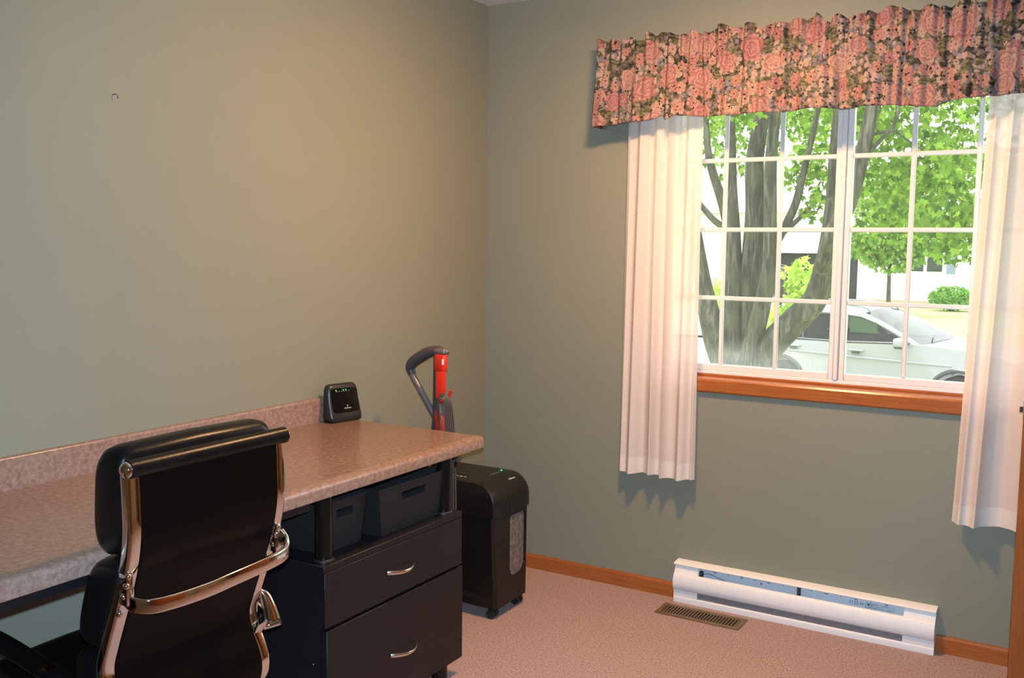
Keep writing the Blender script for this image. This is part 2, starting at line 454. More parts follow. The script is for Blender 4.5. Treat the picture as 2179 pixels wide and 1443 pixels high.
class MB:
    def __init__(s):
        s.v = []; s.f = []; s.uv = None
    def add(s, verts, faces):
        o = len(s.v)
        s.v.extend([tuple(q) for q in verts])
        s.f.extend([tuple(i + o for i in f) for f in faces])
        return s
    def box(s, x0, x1, y0, y1, z0, z1, bev=0.0, seg=2):
        bm = bmesh.new()
        vs = [bm.verts.new((x, y, z)) for x in (x0, x1) for y in (y0, y1) for z in (z0, z1)]
        for f in ((0, 1, 3, 2), (4, 6, 7, 5), (0, 4, 5, 1), (2, 3, 7, 6), (0, 2, 6, 4), (1, 5, 7, 3)):
            bm.faces.new([vs[i] for i in f])
        if bev:
            bmesh.ops.bevel(bm, geom=bm.edges[:], offset=bev, segments=seg, affect='EDGES', profile=0.5)
        s.bm(bm)
        return s
    def bm(s, bm):
        bmesh.ops.recalc_face_normals(bm, faces=bm.faces)
        bm.verts.index_update()
        s.add([v.co for v in bm.verts], [[v.index for v in f.verts] for f in bm.faces])
        bm.free()
        return s
    def prism(s, poly, axis, a, b, bev=0.0, seg=2):
        """poly: 2-D outline; axis x -> (y,z), y -> (x,z), z -> (x,y); extruded from a to b"""
        def P(q, t):
            return {'x': (t, q[0], q[1]), 'y': (q[0], t, q[1]), 'z': (q[0], q[1], t)}[axis]
        bm = bmesh.new()
        lo = [bm.verts.new(P(q, a)) for q in poly]
        hi = [bm.verts.new(P(q, b)) for q in poly]
        n = len(poly)
        bm.faces.new(lo); bm.faces.new(hi[::-1])
        for i in range(n):
            bm.faces.new((lo[i], lo[(i + 1) % n], hi[(i + 1) % n], hi[i]))
        if bev:
            caps = [e for e in bm.edges if (e.verts[0] in lo) == (e.verts[1] in lo)]
            bmesh.ops.bevel(bm, geom=caps, offset=bev, segments=seg, affect='EDGES', profile=0.5)
        return s.bm(bm)
    def sweep(s, path, prof, upv=(0, 0, 1), scale=None, cap=True, side=None):
        """prof: closed 2-D outline (side, up) carried along path"""
        pts = [Vector(q) for q in path]
        n, k = len(pts), len(prof)
        vs = []
        U = Vector(upv)
        for i, q in enumerate(pts):
            T = (pts[min(i + 1, n - 1)] - pts[max(i - 1, 0)]).normalized()
            if side is not None:
                S = Vector(side)
                W = S.cross(T).normalized()
            else:
                S = T.cross(U)
                if S.length < 1e-4:
                    S = T.cross(Vector((1, 0, 0)))
                S.normalize()
                W = S.cross(T).normalized()
            sc = scale[i] if scale else 1.0
            for a, b in prof:
                vs.append(q + S * a * sc + W * b * sc)
        fs = []
        for i in range(n - 1):
            for j in range(k):
                fs.append((i * k + j, i * k + (j + 1) % k, (i + 1) * k + (j + 1) % k, (i + 1) * k + j))
        if cap:
            fs.append(tuple(range(k))[::-1])
            fs.append(tuple((n - 1) * k + j for j in range(k)))
        return s.add(vs, fs)
    def tube(s, path, r, n=10, scale=None, cap=True, upv=(0.13, 0.97, 0.21)):
        return s.sweep(path, [(r * math.cos(2 * math.pi * i / n), r * math.sin(2 * math.pi * i / n)) for i in range(n)], upv=upv, scale=scale, cap=cap)
    def cyl(s, p, q, r, n=20, r2=None):
        return s.tube([p, q], r, n, scale=None if r2 is None else [1, r2 / r])
    def lathe(s, prof, c, n=24):
        """prof of (radius, z) turned about the vertical through c"""
        k = len(prof)
        vs = [(c[0] + r * math.cos(2 * math.pi * i / n), c[1] + r * math.sin(2 * math.pi * i / n), c[2] + z) for i in range(n) for r, z in prof]
        fs = [(i * k + j, ((i + 1) % n) * k + j, ((i + 1) % n) * k + j + 1, i * k + j + 1) for i in range(n) for j in range(k - 1)]
        return s.add(vs, fs)
    def ball(s, c, r, n=12, m=8, sq=(1, 1, 1)):
        prof = [(r * math.sin(math.pi * j / m), -r * math.cos(math.pi * j / m)) for j in range(m + 1)]
        o = len(s.v)
        s.lathe(prof, (0, 0, 0), n)
        for i in range(o, len(s.v)):
            v = s.v[i]
            s.v[i] = (c[0] + v[0] * sq[0], c[1] + v[1] * sq[1], c[2] + v[2] * sq[2])
        return s
    def xf(s, mat):
        s.v = [tuple(mat @ Vector(q)) for q in s.v]
        return s
    def mesh(s, name, base=(0, 0, 0), smooth=True, angle=40):
        me = bpy.data.meshes.new(name)
        b = base
        me.from_pydata([(v[0] - b[0], v[1] - b[1], v[2] - b[2]) for v in s.v], [], s.f)
        bm = bmesh.new(); bm.from_mesh(me)
        bmesh.ops.recalc_face_normals(bm, faces=bm.faces)
        if smooth:
            for f in bm.faces:
                f.smooth = True
            lim = math.radians(angle)
            for e in bm.edges:
                if len(e.link_faces) == 2 and e.calc_face_angle(0) > lim:
                    e.smooth = False
        bm.to_mesh(me); bm.free()
        return me
    def build(s, name, mat, parent=None, smooth=True, angle=40, label=None, loc=(0, 0, 0)):
        b = BASE.get(parent.name, (0, 0, 0)) if parent else loc
        me = s.mesh(name, b, smooth, angle)
        me.materials.append(mat if not isinstance(mat, str) else M[mat])
        o = bpy.data.objects.new(name, me)
        C.objects.link(o)
        if parent:
            o.parent = parent
        else:
            o.location = loc
        BASE[o.name] = b
        if label:
            o['label'] = label
        return o

def tag(o, label, cat, group=None, kind=None):
    o['label'] = label; o['category'] = cat
    if group: o['group'] = group
    if kind: o['kind'] = kind
    return o

def struct(o, label=None):
    o['kind'] = 'structure'
    if label: o['label'] = label
    return o

def thing(name, label, cat, loc=(0, 0, 0), rotz=0.0, local=False, kind=None, group=None):
    o = bpy.data.objects.new(name, None)
    o.empty_display_size = 0.1
    C.objects.link(o)
    o.location = loc; o.rotation_euler = (0, 0, rotz)
    BASE[o.name] = (0, 0, 0) if local else tuple(loc)
    if kind != 'structure':
        o['label'] = label; o['category'] = cat
    elif label:
        o['label'] = label
    if kind: o['kind'] = kind
    if group: o['group'] = group
    return o

def place(me, name, parent, loc=(0, 0, 0), mat=None):
    """a piece that shares mesh data with its look-alikes"""
    o = bpy.data.objects.new(name, me)
    C.objects.link(o)
    o.parent = parent
    b = BASE.get(parent.name, (0, 0, 0))
    o.location = (loc[0] - b[0], loc[1] - b[1], loc[2] - b[2])
    return o

def smooth_path(pts, n=8):
    """Catmull-Rom through pts"""
    P = [Vector(p) for p in pts]
    P = [P[0] * 2 - P[1]] + P + [P[-1] * 2 - P[-2]]
    out = []
    for i in range(1, len(P) - 2):
        for k in range(n):
            t = k / n
            a, b, c, d = P[i - 1], P[i], P[i + 1], P[i + 2]
            out.append(0.5 * ((2 * b) + (c - a) * t + (2 * a - 5 * b + 4 * c - d) * t * t + (3 * b - a - 3 * c + d) * t ** 3))
    out.append(P[-2])
    return out

def rrect(w, h, r, n=4):
    out = []
    for cx, cy, a0 in ((w / 2 - r, h / 2 - r, 0), (-w / 2 + r, h / 2 - r, 90), (-w / 2 + r, -h / 2 + r, 180), (w / 2 - r, -h / 2 + r, 270)):
        for i in range(n + 1):
            a = math.radians(a0 + 90 * i / n)
            out.append((cx + r * math.cos(a), cy + r * math.sin(a)))
    return out

def text(name, body, size, parent, mat, matrix, label=None):
    cu = bpy.data.curves.new(name, 'FONT')
    cu.body = body; cu.size = size; cu.align_x = 'CENTER'; cu.align_y = 'CENTER'; cu.extrude = 0.0002
    cu.materials.append(M[mat])
    tmp = bpy.data.objects.new(name + '_curve', cu)
    me = bpy.data.meshes.new_from_object(tmp)
    bpy.data.objects.remove(tmp)
    o = bpy.data.objects.new(name, me)
    C.objects.link(o)
    o.parent = parent
    b = BASE.get(parent.name, (0, 0, 0))
    o.matrix_local = Matrix.Translation(-Vector(b)) @ matrix
    if label: o['label'] = label
    return o

def frame_matrix(origin, xdir, ydir):
    x = Vector(xdir).normalized(); y = Vector(ydir).normalized(); z = x.cross(y).normalized(); y = z.cross(x)
    return Matrix(((x.x, y.x, z.x, origin[0]), (x.y, y.y, z.y, origin[1]), (x.z, y.z, z.z, origin[2]), (0, 0, 0, 1)))

# ------------------------------------------------------------------ room shell
XR, YR, HC = 2.95, -4.30, 2.44
WX0, WX1, WZ0, WZ1 = 0.80, 2.215, 0.895, 2.07     # window opening
struct(MB().box(-0.14, XR + 0.9, YR - 0.14, 0.14, -0.12, 0.0).build('floor', 'carpet', smooth=False))
struct(MB().box(-0.14, XR + 0.9, YR - 0.14, 0.14, HC, HC + 0.12).build('ceiling', 'ceiling', smooth=False))
struct(MB().box(-0.14, 0.0, YR - 0.14, 0.14, 0.0, HC).build('wall_left', 'wall', smooth=False))
wb = MB()
wb.box(0.0, WX0, 0.0, 0.18, 0, HC).box(WX1, XR + 0.9, 0.0, 0.18, 0, HC).box(WX0, WX1, 0.0, 0.18, 0, WZ0).box(WX0, WX1, 0.0, 0.18, WZ1, HC)
struct(wb.build('wall_back', 'wall', smooth=False))
DY0, DY1, DZ = -1.20, -0.40, 2.04                   # doorway in the right wall
wr = MB()
wr.box(XR, XR + 0.12, YR, DY0, 0, HC).box(XR, XR + 0.12, DY1, 0.0, 0, HC).box(XR, XR + 0.12, DY0, DY1, DZ, HC)
struct(wr.build('wall_right', 'wall', smooth=False))
struct(MB().box(0.0, XR + 0.9, YR - 0.14, YR, 0, HC).build('wall_front', 'wall', smooth=False))
cl = MB()
cl.box(XR + 0.78, XR + 0.9, YR, 0.0, 0, HC).box(XR + 0.12, XR + 0.78, DY0 - 0.5, DY0 - 0.4, 0, HC).box(XR + 0.12, XR + 0.78, -0.1, 0.0, 0, HC)
struct(cl.build('wall_closet', 'closet', smooth=False))
# baseboards
bbp = [(0, 0), (-0.014, 0), (-0.014, 0.052), (-0.010, 0.0595), (0, 0.0605)]
struct(MB().prism(bbp, 'x', 0.0, 0.936).build('baseboard_back', 'oak_x', smooth=False), 'orange oak baseboard between shredder and heater')
struct(MB().prism(bbp, 'x', 1.904, XR).build('baseboard_back_right', 'oak_x', smooth=False), 'orange oak baseboard to the right of the heater')
struct(MB().prism([(0, 0), (0.014, 0), (0.014, 0.052), (0.010, 0.0595), (0, 0.0605)], 'y', YR, -0.014).build('baseboard_left', 'oak_x', smooth=False))

# ------------------------------------------------------------------ open door at the right edge
door = thing('door_1', 'plain orange oak door standing open, latch bolt in its free edge', 'door', (2.155, -0.38, 0.0), kind='structure')
MB().box(2.155, 2.915, -0.40, -0.365, 0.012, 2.03, 0.002, 1).build('slab', 'oak_z', door)
lt = MB().box(2.1535, 2.1565, -0.394, -0.371, 0.915, 0.972).build('latch_plate', 'nickel', door)
MB().prism([(2.155, -0.389), (2.1455, -0.386), (2.1425, -0.377), (2.155, -0.376)], 'z', 0.936, 0.953).build('latch_bolt', 'nickel', door)
kn = MB()
kn.cyl((2.215, -0.40, 0.945), (2.215, -0.412, 0.945), 0.032)
kn.ball((2.215, -0.452, 0.945), 0.028, 16, 10, (1, 0.8, 1)); kn.cyl((2.215, -0.41, 0.945), (2.215, -0.44, 0.945), 0.012)
kn.build('knob', 'nickel', door)
struct(MB().box(XR - 0.016, XR + 0.136, DY1, DY1 + 0.02, 0, DZ + 0.02).box(XR - 0.016, XR + 0.136, DY0 - 0.02, DY0, 0, DZ + 0.02).box(XR - 0.016, XR + 0.136, DY0, DY1, DZ, DZ + 0.02).build('trim_doorway', 'oak_z', smooth=False))

# unseen oak doors added on the right wall for orange reflections in the chrome
cd2 = thing('added_reflection_doors', 'unseen pair of oak doors added for orange reflections in the chair chrome', 'door', (XR, -2.6, 0.0), kind='structure')
for y0, y1, x in ((-3.55, -2.50, XR - 0.030), (-2.54, -1.50, XR - 0.058)):
    MB().box(x, x + 0.026, y0, y1, 0.012, 2.03, 0.002, 1).build('panel', 'oak_z', cd2)
MB().box(XR - 0.062, XR, -3.60, -1.45, 2.03, 2.10, 0.002, 1).build('header', 'oak_x', cd2)

# ------------------------------------------------------------------ window
win = thing('window_1', 'white two-sash slider window with a grid of square panes', 'window', (1.5, 0.06, 0.907), kind='structure')
fr = MB()
fr.box(0.800, 0.816, 0.075, 0.155, 0.905, 2.065, 0.003, 1).box(2.186, 2.212, 0.075, 0.155, 0.905, 2.065, 0.003, 1)
fr.box(0.82, 2.19, 0.075, 0.155, 0.905, 0.927, 0.003, 1).box(0.82, 2.19, 0.075, 0.155, 2.044, 2.066, 0.003, 1)
fr.build('window_frame', 'white_vinyl', win)
MB().box(1.4905, 1.5085, 0.070, 0.145, 0.926, 2.046, 0.003, 1).build('mullion', 'white_vinyl', win)
ZS = [0.9512, 1.2158, 1.4845, 1.7529, 2.0213]
sashes = ((0.840, (1.0507, 1.2685), 1.4711, 0.815, 1.4905, 'glass_fog'), (1.5300, (1.7372, 1.948), 2.1586, 1.5085, 2.188, 'glass'))
for gx0, mids, gx1, sx0, sx1, gm in sashes:
    sb = MB()
    sb.box(sx0, gx0, 0.080, 0.112, 0.926, 2.046, 0.003, 1).box(gx1, sx1, 0.080, 0.112, 0.926, 2.046, 0.003, 1)
    sb.box(gx0, gx1, 0.080, 0.112, 0.926, 0.9512, 0.003, 1).box(gx0, gx1, 0.080, 0.112, 2.0213, 2.046, 0.003, 1)
    sash = sb.build('sash', 'white_vinyl', win)
    xs = [gx0, *mids, gx1]
    hz = MB().box(-(gx1 - gx0) / 2, (gx1 - gx0) / 2, -0.006, 0.006, -0.0085, 0.0085, 0.003, 1).mesh('muntin')
    hz.materials.append(M['white_vinyl'])
    for z in ZS[1:4]:
        place(hz, 'muntin', sash, ((gx0 + gx1) / 2, 0.090, z))
    vt = MB().box(-0.0085, 0.0085, -0.0055, 0.0055, -(ZS[4] - ZS[0]) / 2, (ZS[4] - ZS[0]) / 2, 0.003, 1).mesh('muntin')
    vt.materials.append(M['white_vinyl'])
    for x in mids:
        place(vt, 'muntin', sash, (x, 0.090, (ZS[0] + ZS[4]) / 2))
    for i in range(3):
        w = xs[i + 1] - xs[i]
        for j in range(4):
            h = ZS[j + 1] - ZS[j]
            pm = MB().add([(-w / 2, 0, -h / 2), (w / 2, 0, -h / 2), (w / 2, 0, h / 2), (-w / 2, 0, h / 2)], [(0, 1, 2, 3)]).mesh('pane', smooth=False)
            pm.materials.append(M[gm if j == 0 else 'glass'])
            place(pm, 'pane', sash, ((xs[i] + xs[i + 1]) / 2, 0.094, (ZS[j] + ZS[j + 1]) / 2))
# oak jamb, stop and casing
tr = thing('trim_1', 'orange oak casing around the window', 'trim', (1.5, 0, 0.9), kind='structure')
MB().box(0.80, 2.215, -0.006, 0.076, 0.897, 0.906, 0.002, 1).build('jamb_sill', 'oak_x', tr)
MB().box(0.80, 2.215, 0.062, 0.076, 0.905, 0.915, 0.002, 1).build('sill_stop', 'oak_x', tr)
MB().box(0.795, 0.803, -0.006, 0.076, 0.90, 2.07, 0.002, 1).build('jamb', 'oak_z', tr)
MB().box(2.212, 2.220, -0.006, 0.076, 0.90, 2.07, 0.002, 1).build('jamb', 'oak_z', tr)
MB().box(0.80, 2.215, -0.006, 0.076, 2.062, 2.07, 0.002, 1).build('jamb_head', 'oak_x', tr)
cp = [(0, 0.8505), (-0.013, 0.8505), (-0.019, 0.857), (-0.019, 0.899), (-0.015, 0.905), (0, 0.906)]
MB().prism(cp, 'x', 0.742, 2.272).build('casing_apron', 'oak_x', tr, smooth=False)
MB().box(0.742, 0.797, -0.019, 0, 0.905, 2.12, 0.004, 2).build('casing', 'oak_z', tr)
MB().box(2.217, 2.272, -0.019, 0, 0.905, 2.12, 0.004, 2).build('casing', 'oak_z', tr)
MB().box(0.797, 2.217, -0.019, 0, 2.066, 2.12, 0.004, 2).build('casing_head', 'oak_x', tr)

# ------------------------------------------------------------------ curtains and valance
def cloth_grid(fn, nu, nv, uvfn=None):
    vs = [fn(i / nu, j / nv) for j in range(nv + 1) for i in range(nu + 1)]
    fs = [(j * (nu + 1) + i, j * (nu + 1) + i + 1, (j + 1) * (nu + 1) + i + 1, (j + 1) * (nu + 1) + i) for j in range(nv) for i in range(nu)]
    return vs, fs

def cloth_obj(name, vs, fs, mat, parent=None, uvs=None, base=(0, 0, 0)):
    me = bpy.data.meshes.new(name)
    me.from_pydata([(v[0] - base[0], v[1] - base[1], v[2] - base[2]) for v in vs], [], fs)
    for p in me.polygons:
        p.use_smooth = True
    if uvs:
        l = me.uv_layers.new(name='UVMap')
        for lp in me.loops:
            l.data[lp.index].uv = uvs[lp.vertex_index]
    me.materials.append(M[mat])
    o = bpy.data.objects.new(name, me)
    C.objects.link(o)
    if parent:
        o.parent = parent
    else:
        o.location = base
    BASE[o.name] = base
    return o

def curtain(label, loc, xl, xr, folds, ztop, zbot, hem_h):
    """xl/xr: functions of t (0 top .. 1 bottom); folds: (position, width, depth) list in 0..1 across"""
    t0 = thing('window_curtain', label, 'curtain', loc, group='sheer curtain panels')
    def prof(u, t):
        y = -0.034
        sh = 0.0
        for c, w, d in folds:
            c2 = c + 0.015 * math.sin(2.2 * t + 9 * c)
            q = (u - c2) / w
            g = math.exp(-q * q)
            y -= d * g * (0.45 + 0.55 * t)
            sh += 0.25 * d * q * g
        y += 0.0025 * math.sin(u * 60 + t * 2)
        return y, sh
    def fn(u, t, z0=ztop, z1=zbot, off=0.0):
        tt = (ztop - (z0 + (z1 - z0) * t)) / (ztop - zbot)
        a, b = xl(tt), xr(tt)
        y, sh = prof(u, tt)
        z = z0 + (z1 - z0) * t
        if tt > 0.9:
            z -= (tt - 0.9) * 10 * 0.004 * math.sin(u * 11)
        return (a + (b - a) * u - sh, min(y, -0.028) + off, z)
    vs, fs = cloth_grid(lambda u, t: fn(u, t), 170, 46)
    cloth_obj('cloth', vs, fs, 'sheer', t0, base=loc)
    for off in (-0.0012,):
        vs, fs = cloth_grid(lambda u, t: fn(u, t, zbot + hem_h, zbot, off), 170, 6)
        cloth_obj('hem', vs, fs, 'sheer_hem', t0, base=loc)
    return t0

curtain('cream sheer curtain panel hanging at the window end nearer the corner', (0.85, -0.05, 0.5),
        lambda t: 0.690 - 0.012 * t, lambda t: 1.008 + 0.004 * t,
        [(0.02, 0.035, 0.016), (0.20, 0.095, 0.046), (0.44, 0.065, 0.050), (0.585, 0.050, 0.060), (0.83, 0.105, 0.058), (0.985, 0.03, 0.024)], 2.10, 0.503, 0.066)
curtain('cream sheer curtain panel hanging beside the open oak door', (2.2, -0.05, 0.5),
        lambda t: 1.985 - 0.050 * t, lambda t: 2.40,
        [(0.05, 0.045, 0.038), (0.17, 0.055, 0.050), (0.45, 0.075, 0.056), (0.62, 0.06, 0.050), (0.78, 0.06, 0.052), (0.93, 0.06, 0.046)], 2.10, 0.486, 0.066)

rod = thing('curtain_rod', 'white curtain rod carrying both sheer panels behind the valance', 'curtain rod', (1.5, -0.048, 2.11))
MB().box(0.62, 2.45, -0.0255, -0.0205, 2.085, 2.105, 0.002, 1).build('bar', 'white_vinyl', rod)
for x in (0.645, 1.5, 2.43):
    MB().box(x - 0.008, x + 0.008, -0.021, -0.019 if 0.74 < x < 2.27 else 0.0, 2.085, 2.105, 0.002, 1).build('bracket', 'white_vinyl', rod)

# valance: ruffled header, tight rod pocket, gathered skirt; returns to the wall at its ends
VX0, VX1 = 0.590, 2.46
def vnoise(x, s):
    return math.sin(x * 1.0 + s) * 0.5 + math.sin(x * 2.31 + s * 1.7) * 0.3 + math.sin(x * 4.7 + s * 2.9) * 0.2
bot_pts = [(0.57, 1.884), (0.65, 1.888), (0.709, 1.895), (0.78, 1.893), (0.836, 1.899), (0.868, 1.912), (0.894, 1.890), (0.922, 1.907), (1.033, 1.899), (1.141, 1.898), (1.297, 1.899), (1.445, 1.902), (1.541, 1.897), (1.694, 1.898), (1.77, 1.89), (1.827, 1.884), (1.869, 1.898), (1.966, 1.905), (2.085, 1.912), (2.3, 1.90), (2.5, 1.90)]
bx = [q[0] for q in bot_pts]; bz = [q[1] for q in bot_pts]
NU, NV = 900, 44
vs = []; uvs = []
RET = 0.115
L = VX1 - VX0
for j in range(NV + 1):
    v = j / NV
    for i in range(NU + 1):
        s = -RET + (L + 2 * RET) * i / NU
        X = VX0 + min(max(s, 0), L)
        zt = 2.213 + 0.011 * vnoise(X * 23, 1.0) + 0.009 * math.sin(X * 71 + 2 * math.sin(X * 9))
        zb = float(np.interp(X, bx, bz))
        z = zt + (zb - zt) * v
        # header 0-.14, pocket .14-.36, skirt beyond
        ff = 0.5 + 0.5 * math.tanh((v - 0.42) * 9)
        hd = max(0.0, 1 - v / 0.15)
        tight = 0.0055 * math.sin(X * 118 + 3 * math.sin(X * 7)) + 0.0035 * math.sin(X * 205 + 2 * math.sin(X * 13))
        wide = 0.017 * vnoise(X * 38, 0.4) + 0.014 * math.sin(X * 21 + 2.2 * math.sin(X * 4.3))
        y = -RET + tight * (1.0 + 1.6 * hd) * (1 - 0.6 * ff) + wide * ff * min(1.0, (v - 0.2) * 1.6 if v > 0.2 else 0) - 0.014 * ff * v - 0.004 * math.sin(math.pi * min(1, max(0, (v - 0.14) / 0.22)))
        flare = -0.022 * max(0.0, v) ** 1.2
        if s < 0:
            k = (-s) / RET
            x = X + flare * (1 - 0.5 * k) + 0.006 * math.sin(6 * k) * v
            y = y + (-0.004 - y) * k
        elif s > L:
            k = (s - L) / RET
            x = X; y = y + (-0.004 - y) * k
        else:
            x = X + flare * max(0, 1 - s / 0.12) + 0.004 * math.cos(X * 38) * ff
        vs.append((x, y, z))
        uvs.append((s * 1.15, (2.22 - z)))
fs = [(j * (NU + 1) + i, j * (NU + 1) + i + 1, (j + 1) * (NU + 1) + i + 1, (j + 1) * (NU + 1) + i) for j in range(NV) for i in range(NU)]
val = cloth_obj('valance', vs, fs, 'floral', None, uvs, (1.5, -0.1, 1.9))
sm = val.modifiers.new('thick', 'SOLIDIFY'); sm.thickness = 0.0012
tag(val, 'gathered window valance in pink, peach and olive floral print', 'valance')

# ------------------------------------------------------------------ baseboard heater
HX0, HX1 = 0.936, 1.904
ht = thing('baseboard_heater', 'long white electric baseboard heater on the wall under the window', 'heater', (1.42, -0.03, 0.0))
MB().box(HX0 + 0.002, HX1 - 0.002, -0.012, 0.0, 0.0, 0.160).build('back_plate', 'heater_white', ht)
# sloping top with a rolled lip
MB().prism([(0, 0.163), (-0.046, 0.1585), (-0.050, 0.1545), (-0.047, 0.1515), (-0.044, 0.155), (0, 0.159)], 'x', HX0 - 0.004, HX1 + 0.001).build('top_lip', 'heater_white', ht, angle=60)
fp = [(-0.052, 0.1215), (-0.060, 0.112), (-0.0655, 0.098), (-0.067, 0.082), (-0.0662, 0.072), (-0.062, 0.060), (-0.056, 0.053)]
MB().prism(fp + [(q[0] + 0.0016, q[1]) for q in fp[::-1]], 'x', HX0, HX1).build('front_cover', 'heater_white', ht, angle=60)
MB().prism([(-0.050, 0.0), (-0.0515, 0.0), (-0.0545, 0.020), (-0.0525, 0.026), (-0.047, 0.028), (-0.047, 0.026), (-0.051, 0.024)], 'x', HX0, HX1).build('bottom_rail', 'heater_white', ht, angle=60)
for a, b in ((HX0, HX0 + 0.098), (HX1 - 0.105, HX1)):
    e = MB().prism([(-0.043, 0.155), (-0.041, 0.140), (-0.047, 0.128), (-0.052, 0.120), (-0.048, 0.119), (-0.037, 0.139), (-0.039, 0.155)], 'x', a, b).build('end_cover', 'heater_white', ht, angle=60)
    MB().prism([(-0.0545, 0.055), (-0.0525, 0.024), (-0.047, 0.024), (-0.048, 0.055)], 'x', a, b).build('end_cover_foot', 'heater_white', ht)
for a, b in ((HX0 + 0.001, HX0 + 0.0025), (HX1 - 0.0025, HX1 - 0.001)):
    MB().prism([(0, 0), (-0.050, 0.0), (-0.051, 0.045), (-0.064, 0.066), (-0.065, 0.095), (-0.052, 0.12), (-0.040, 0.14), (-0.043, 0.156), (0, 0.160)], 'x', a, b).build('end_plate', 'heater_white', ht)
ip = MB().prism([(-0.014, 0.156), (-0.034, 0.100), (-0.036, 0.100), (-0.016, 0.157)], 'x', HX0 + 0.096, HX1 - 0.103).build('inner_reflector', 'heater_shadow', ht)
MB().box(HX0 + 0.09, HX1 - 0.10, -0.0505, -0.036, 0.022, 0.054).build('heating_element', 'heater_grey', ht)
nx = Vector((0, -0.0560, -0.0200)).normalized()
def on_reflector(x, z):
    k = (0.157 - z) / 0.057
    return Vector((x, -0.016 - 0.020 * k, z)) + Vector((0, -0.0006, 0.0002))
slot_me = MB().box(-0.006, 0.006, -0.0008, 0.0008, -0.0013, 0.0013).mesh('slot'); slot_me.materials.append(M['heater_brown'])
dot_me = MB().box(-0.0013, 0.0013, -0.0008, 0.0008, -0.0013, 0.0013).mesh('slot'); dot_me.materials.append(M['ink'])
for k in range(13):
    x = 1.095 + k * 0.0535
    if 1.41 < x < 1.455:
        continue
    place(slot_me if k % 2 == 0 else dot_me, 'slot', ht, on_reflector(x, 0.1385))
place(MB().ball((0, 0, 0), 0.003, 8, 6).mesh('screw_head'), 'screw_head', ht, on_reflector(1.28, 0.130)).data.materials.append(M['ink'])
MB().box(1.420, 1.434, -0.0385, -0.0365, 0.100, 0.154).build('bracket', 'steel_dark', ht)
MB().box(1.036, 1.052, -0.040, -0.030, 0.112, 0.140, 0.003, 1).build('thermal_cutout', 'ink', ht)
MB().tube(smooth_path([(1.05, -0.037, 0.128), (1.075, -0.038, 0.134), (1.11, -0.040, 0.127), (1.16, -0.042, 0.114)], 6), 0.0011, 6).build('sensor_wire', 'ink', ht)
th = Vector((0, -0.020, -0.057)).normalized()
lbm = frame_matrix(on_reflector(1.715, 0.1265), (1, 0, 0), -th)
lab = MB().box(-0.052, 0.052, -0.010, 0.010, 0.0, 0.0006).xf(lbm).build('rating_label', 'label_grey', ht)
ll = MB()
for (x0, x1, y0) in ((-0.05, -0.01, 0.0085), (-0.05, -0.01, -0.0085), (-0.034, -0.014, 0.004), (-0.034, -0.02, 0.001), (-0.04, -0.01, -0.004), (0.005, 0.035, 0.005), (0.0, 0.018, -0.006), (0.026, 0.045, -0.006)):
    ll.box(x0, x1, y0 - 0.0005, y0 + 0.0005, 0.0006, 0.0009)
ll.box(-0.044, -0.036, 0.000, 0.006, 0.0006, 0.0009).box(-0.0102, -0.0094, -0.0085, 0.0085, 0.0006, 0.0009).box(-0.0504, -0.0496, -0.0085, 0.0085, 0.0006, 0.0009)
ll.xf(lbm).build('label_print', 'ink', lab, smooth=False)
text('handwriting', '1125 H', 0.017, ht, 'ink', frame_matrix(on_reflector(1.632, 0.1275), (1, 0, 0), -th) @ Matrix.Translation((0, 0, 0.0005)), 'handwritten 1125 H in black ink')

# ------------------------------------------------------------------ floor register
rg = thing('floor_register', 'brown metal floor vent register set in the carpet before the heater', 'vent', (1.085, -0.148, 0.0))
RX0, RX1, RY0, RY1 = 0.917, 1.253, -0.206, -0.092
f = MB()
for (a, b, c, d) in ((RX0, RX1, RY0, RY0 + 0.019), (RX0, RX1, RY1 - 0.019, RY1), (RX0, RX0 + 0.021, RY0 + 0.019, RY1 - 0.019), (RX1 - 0.021, RX1, RY0 + 0.019, RY1 - 0.019)):
    f.box(a, b, c, d, 0.0, 0.0055, 0.0015, 1)
f.build('frame', 'register', rg)
MB().box(RX0 + 0.016, RX1 - 0.016, RY0 + 0.016, RY1 - 0.016, 0.0002, 0.0012).build('duct_shade_sheet', 'opening_shade', rg)  # near-black sheet paints the shade down the opening
sl = MB().box(-0.0030, 0.0030, -0.0395, 0.0395, 0.0, 0.0048, 0.001, 1).mesh('slat'); sl.materials.append(M['register'])
for k in range(24):
    place(sl, 'slat', rg, (RX0 + 0.030 + k * 0.01225, (RY0 + RY1) / 2, 0.001))
MB().box(RX0 + 0.012, RX0 + 0.018, -0.16, -0.13, 0.0055, 0.009, 0.001, 1).build('damper_lever', 'register', rg)

# ------------------------------------------------------------------ desk
HD, DD, YE, YF = 0.795, 0.634, -0.998, -4.05
dk = thing('desk', 'long built-in desk with mottled brown laminate top along the wall', 'desk', (0.3, -2.5, 0.0))
r = 0.012
def arc(cx, cz, rr, a0, a1, n=6):
    return [(cx + rr * math.cos(math.radians(a0 + (a1 - a0) * i / n)), cz + rr * math.sin(math.radians(a0 + (a1 - a0) * i / n))) for i in range(n + 1)]
top = [(0.0, HD - 0.038), (0.0, HD), (DD - 0.035, HD), (DD - 0.022, HD + 0.0012)] + arc(DD - 0.013, HD - 0.013, 0.0138, 90, 0) + [(DD + 0.0004, HD - 0.036)] + arc(DD - 0.003, HD - 0.037, 0.003, 0, -90, 3) + [(DD - 0.02, HD - 0.040), (DD - 0.02, HD - 0.038)]
MB().prism(top, 'y', YF, YE, 0.0012, 1).build('worktop', 'laminate', dk, angle=50)
spl = [(0.001, HD), (0.020, HD), (0.020, HD + 0.078)] + arc(0.014, HD + 0.078, 0.006, 0, 90, 4) + [(0.001, HD + 0.084)]
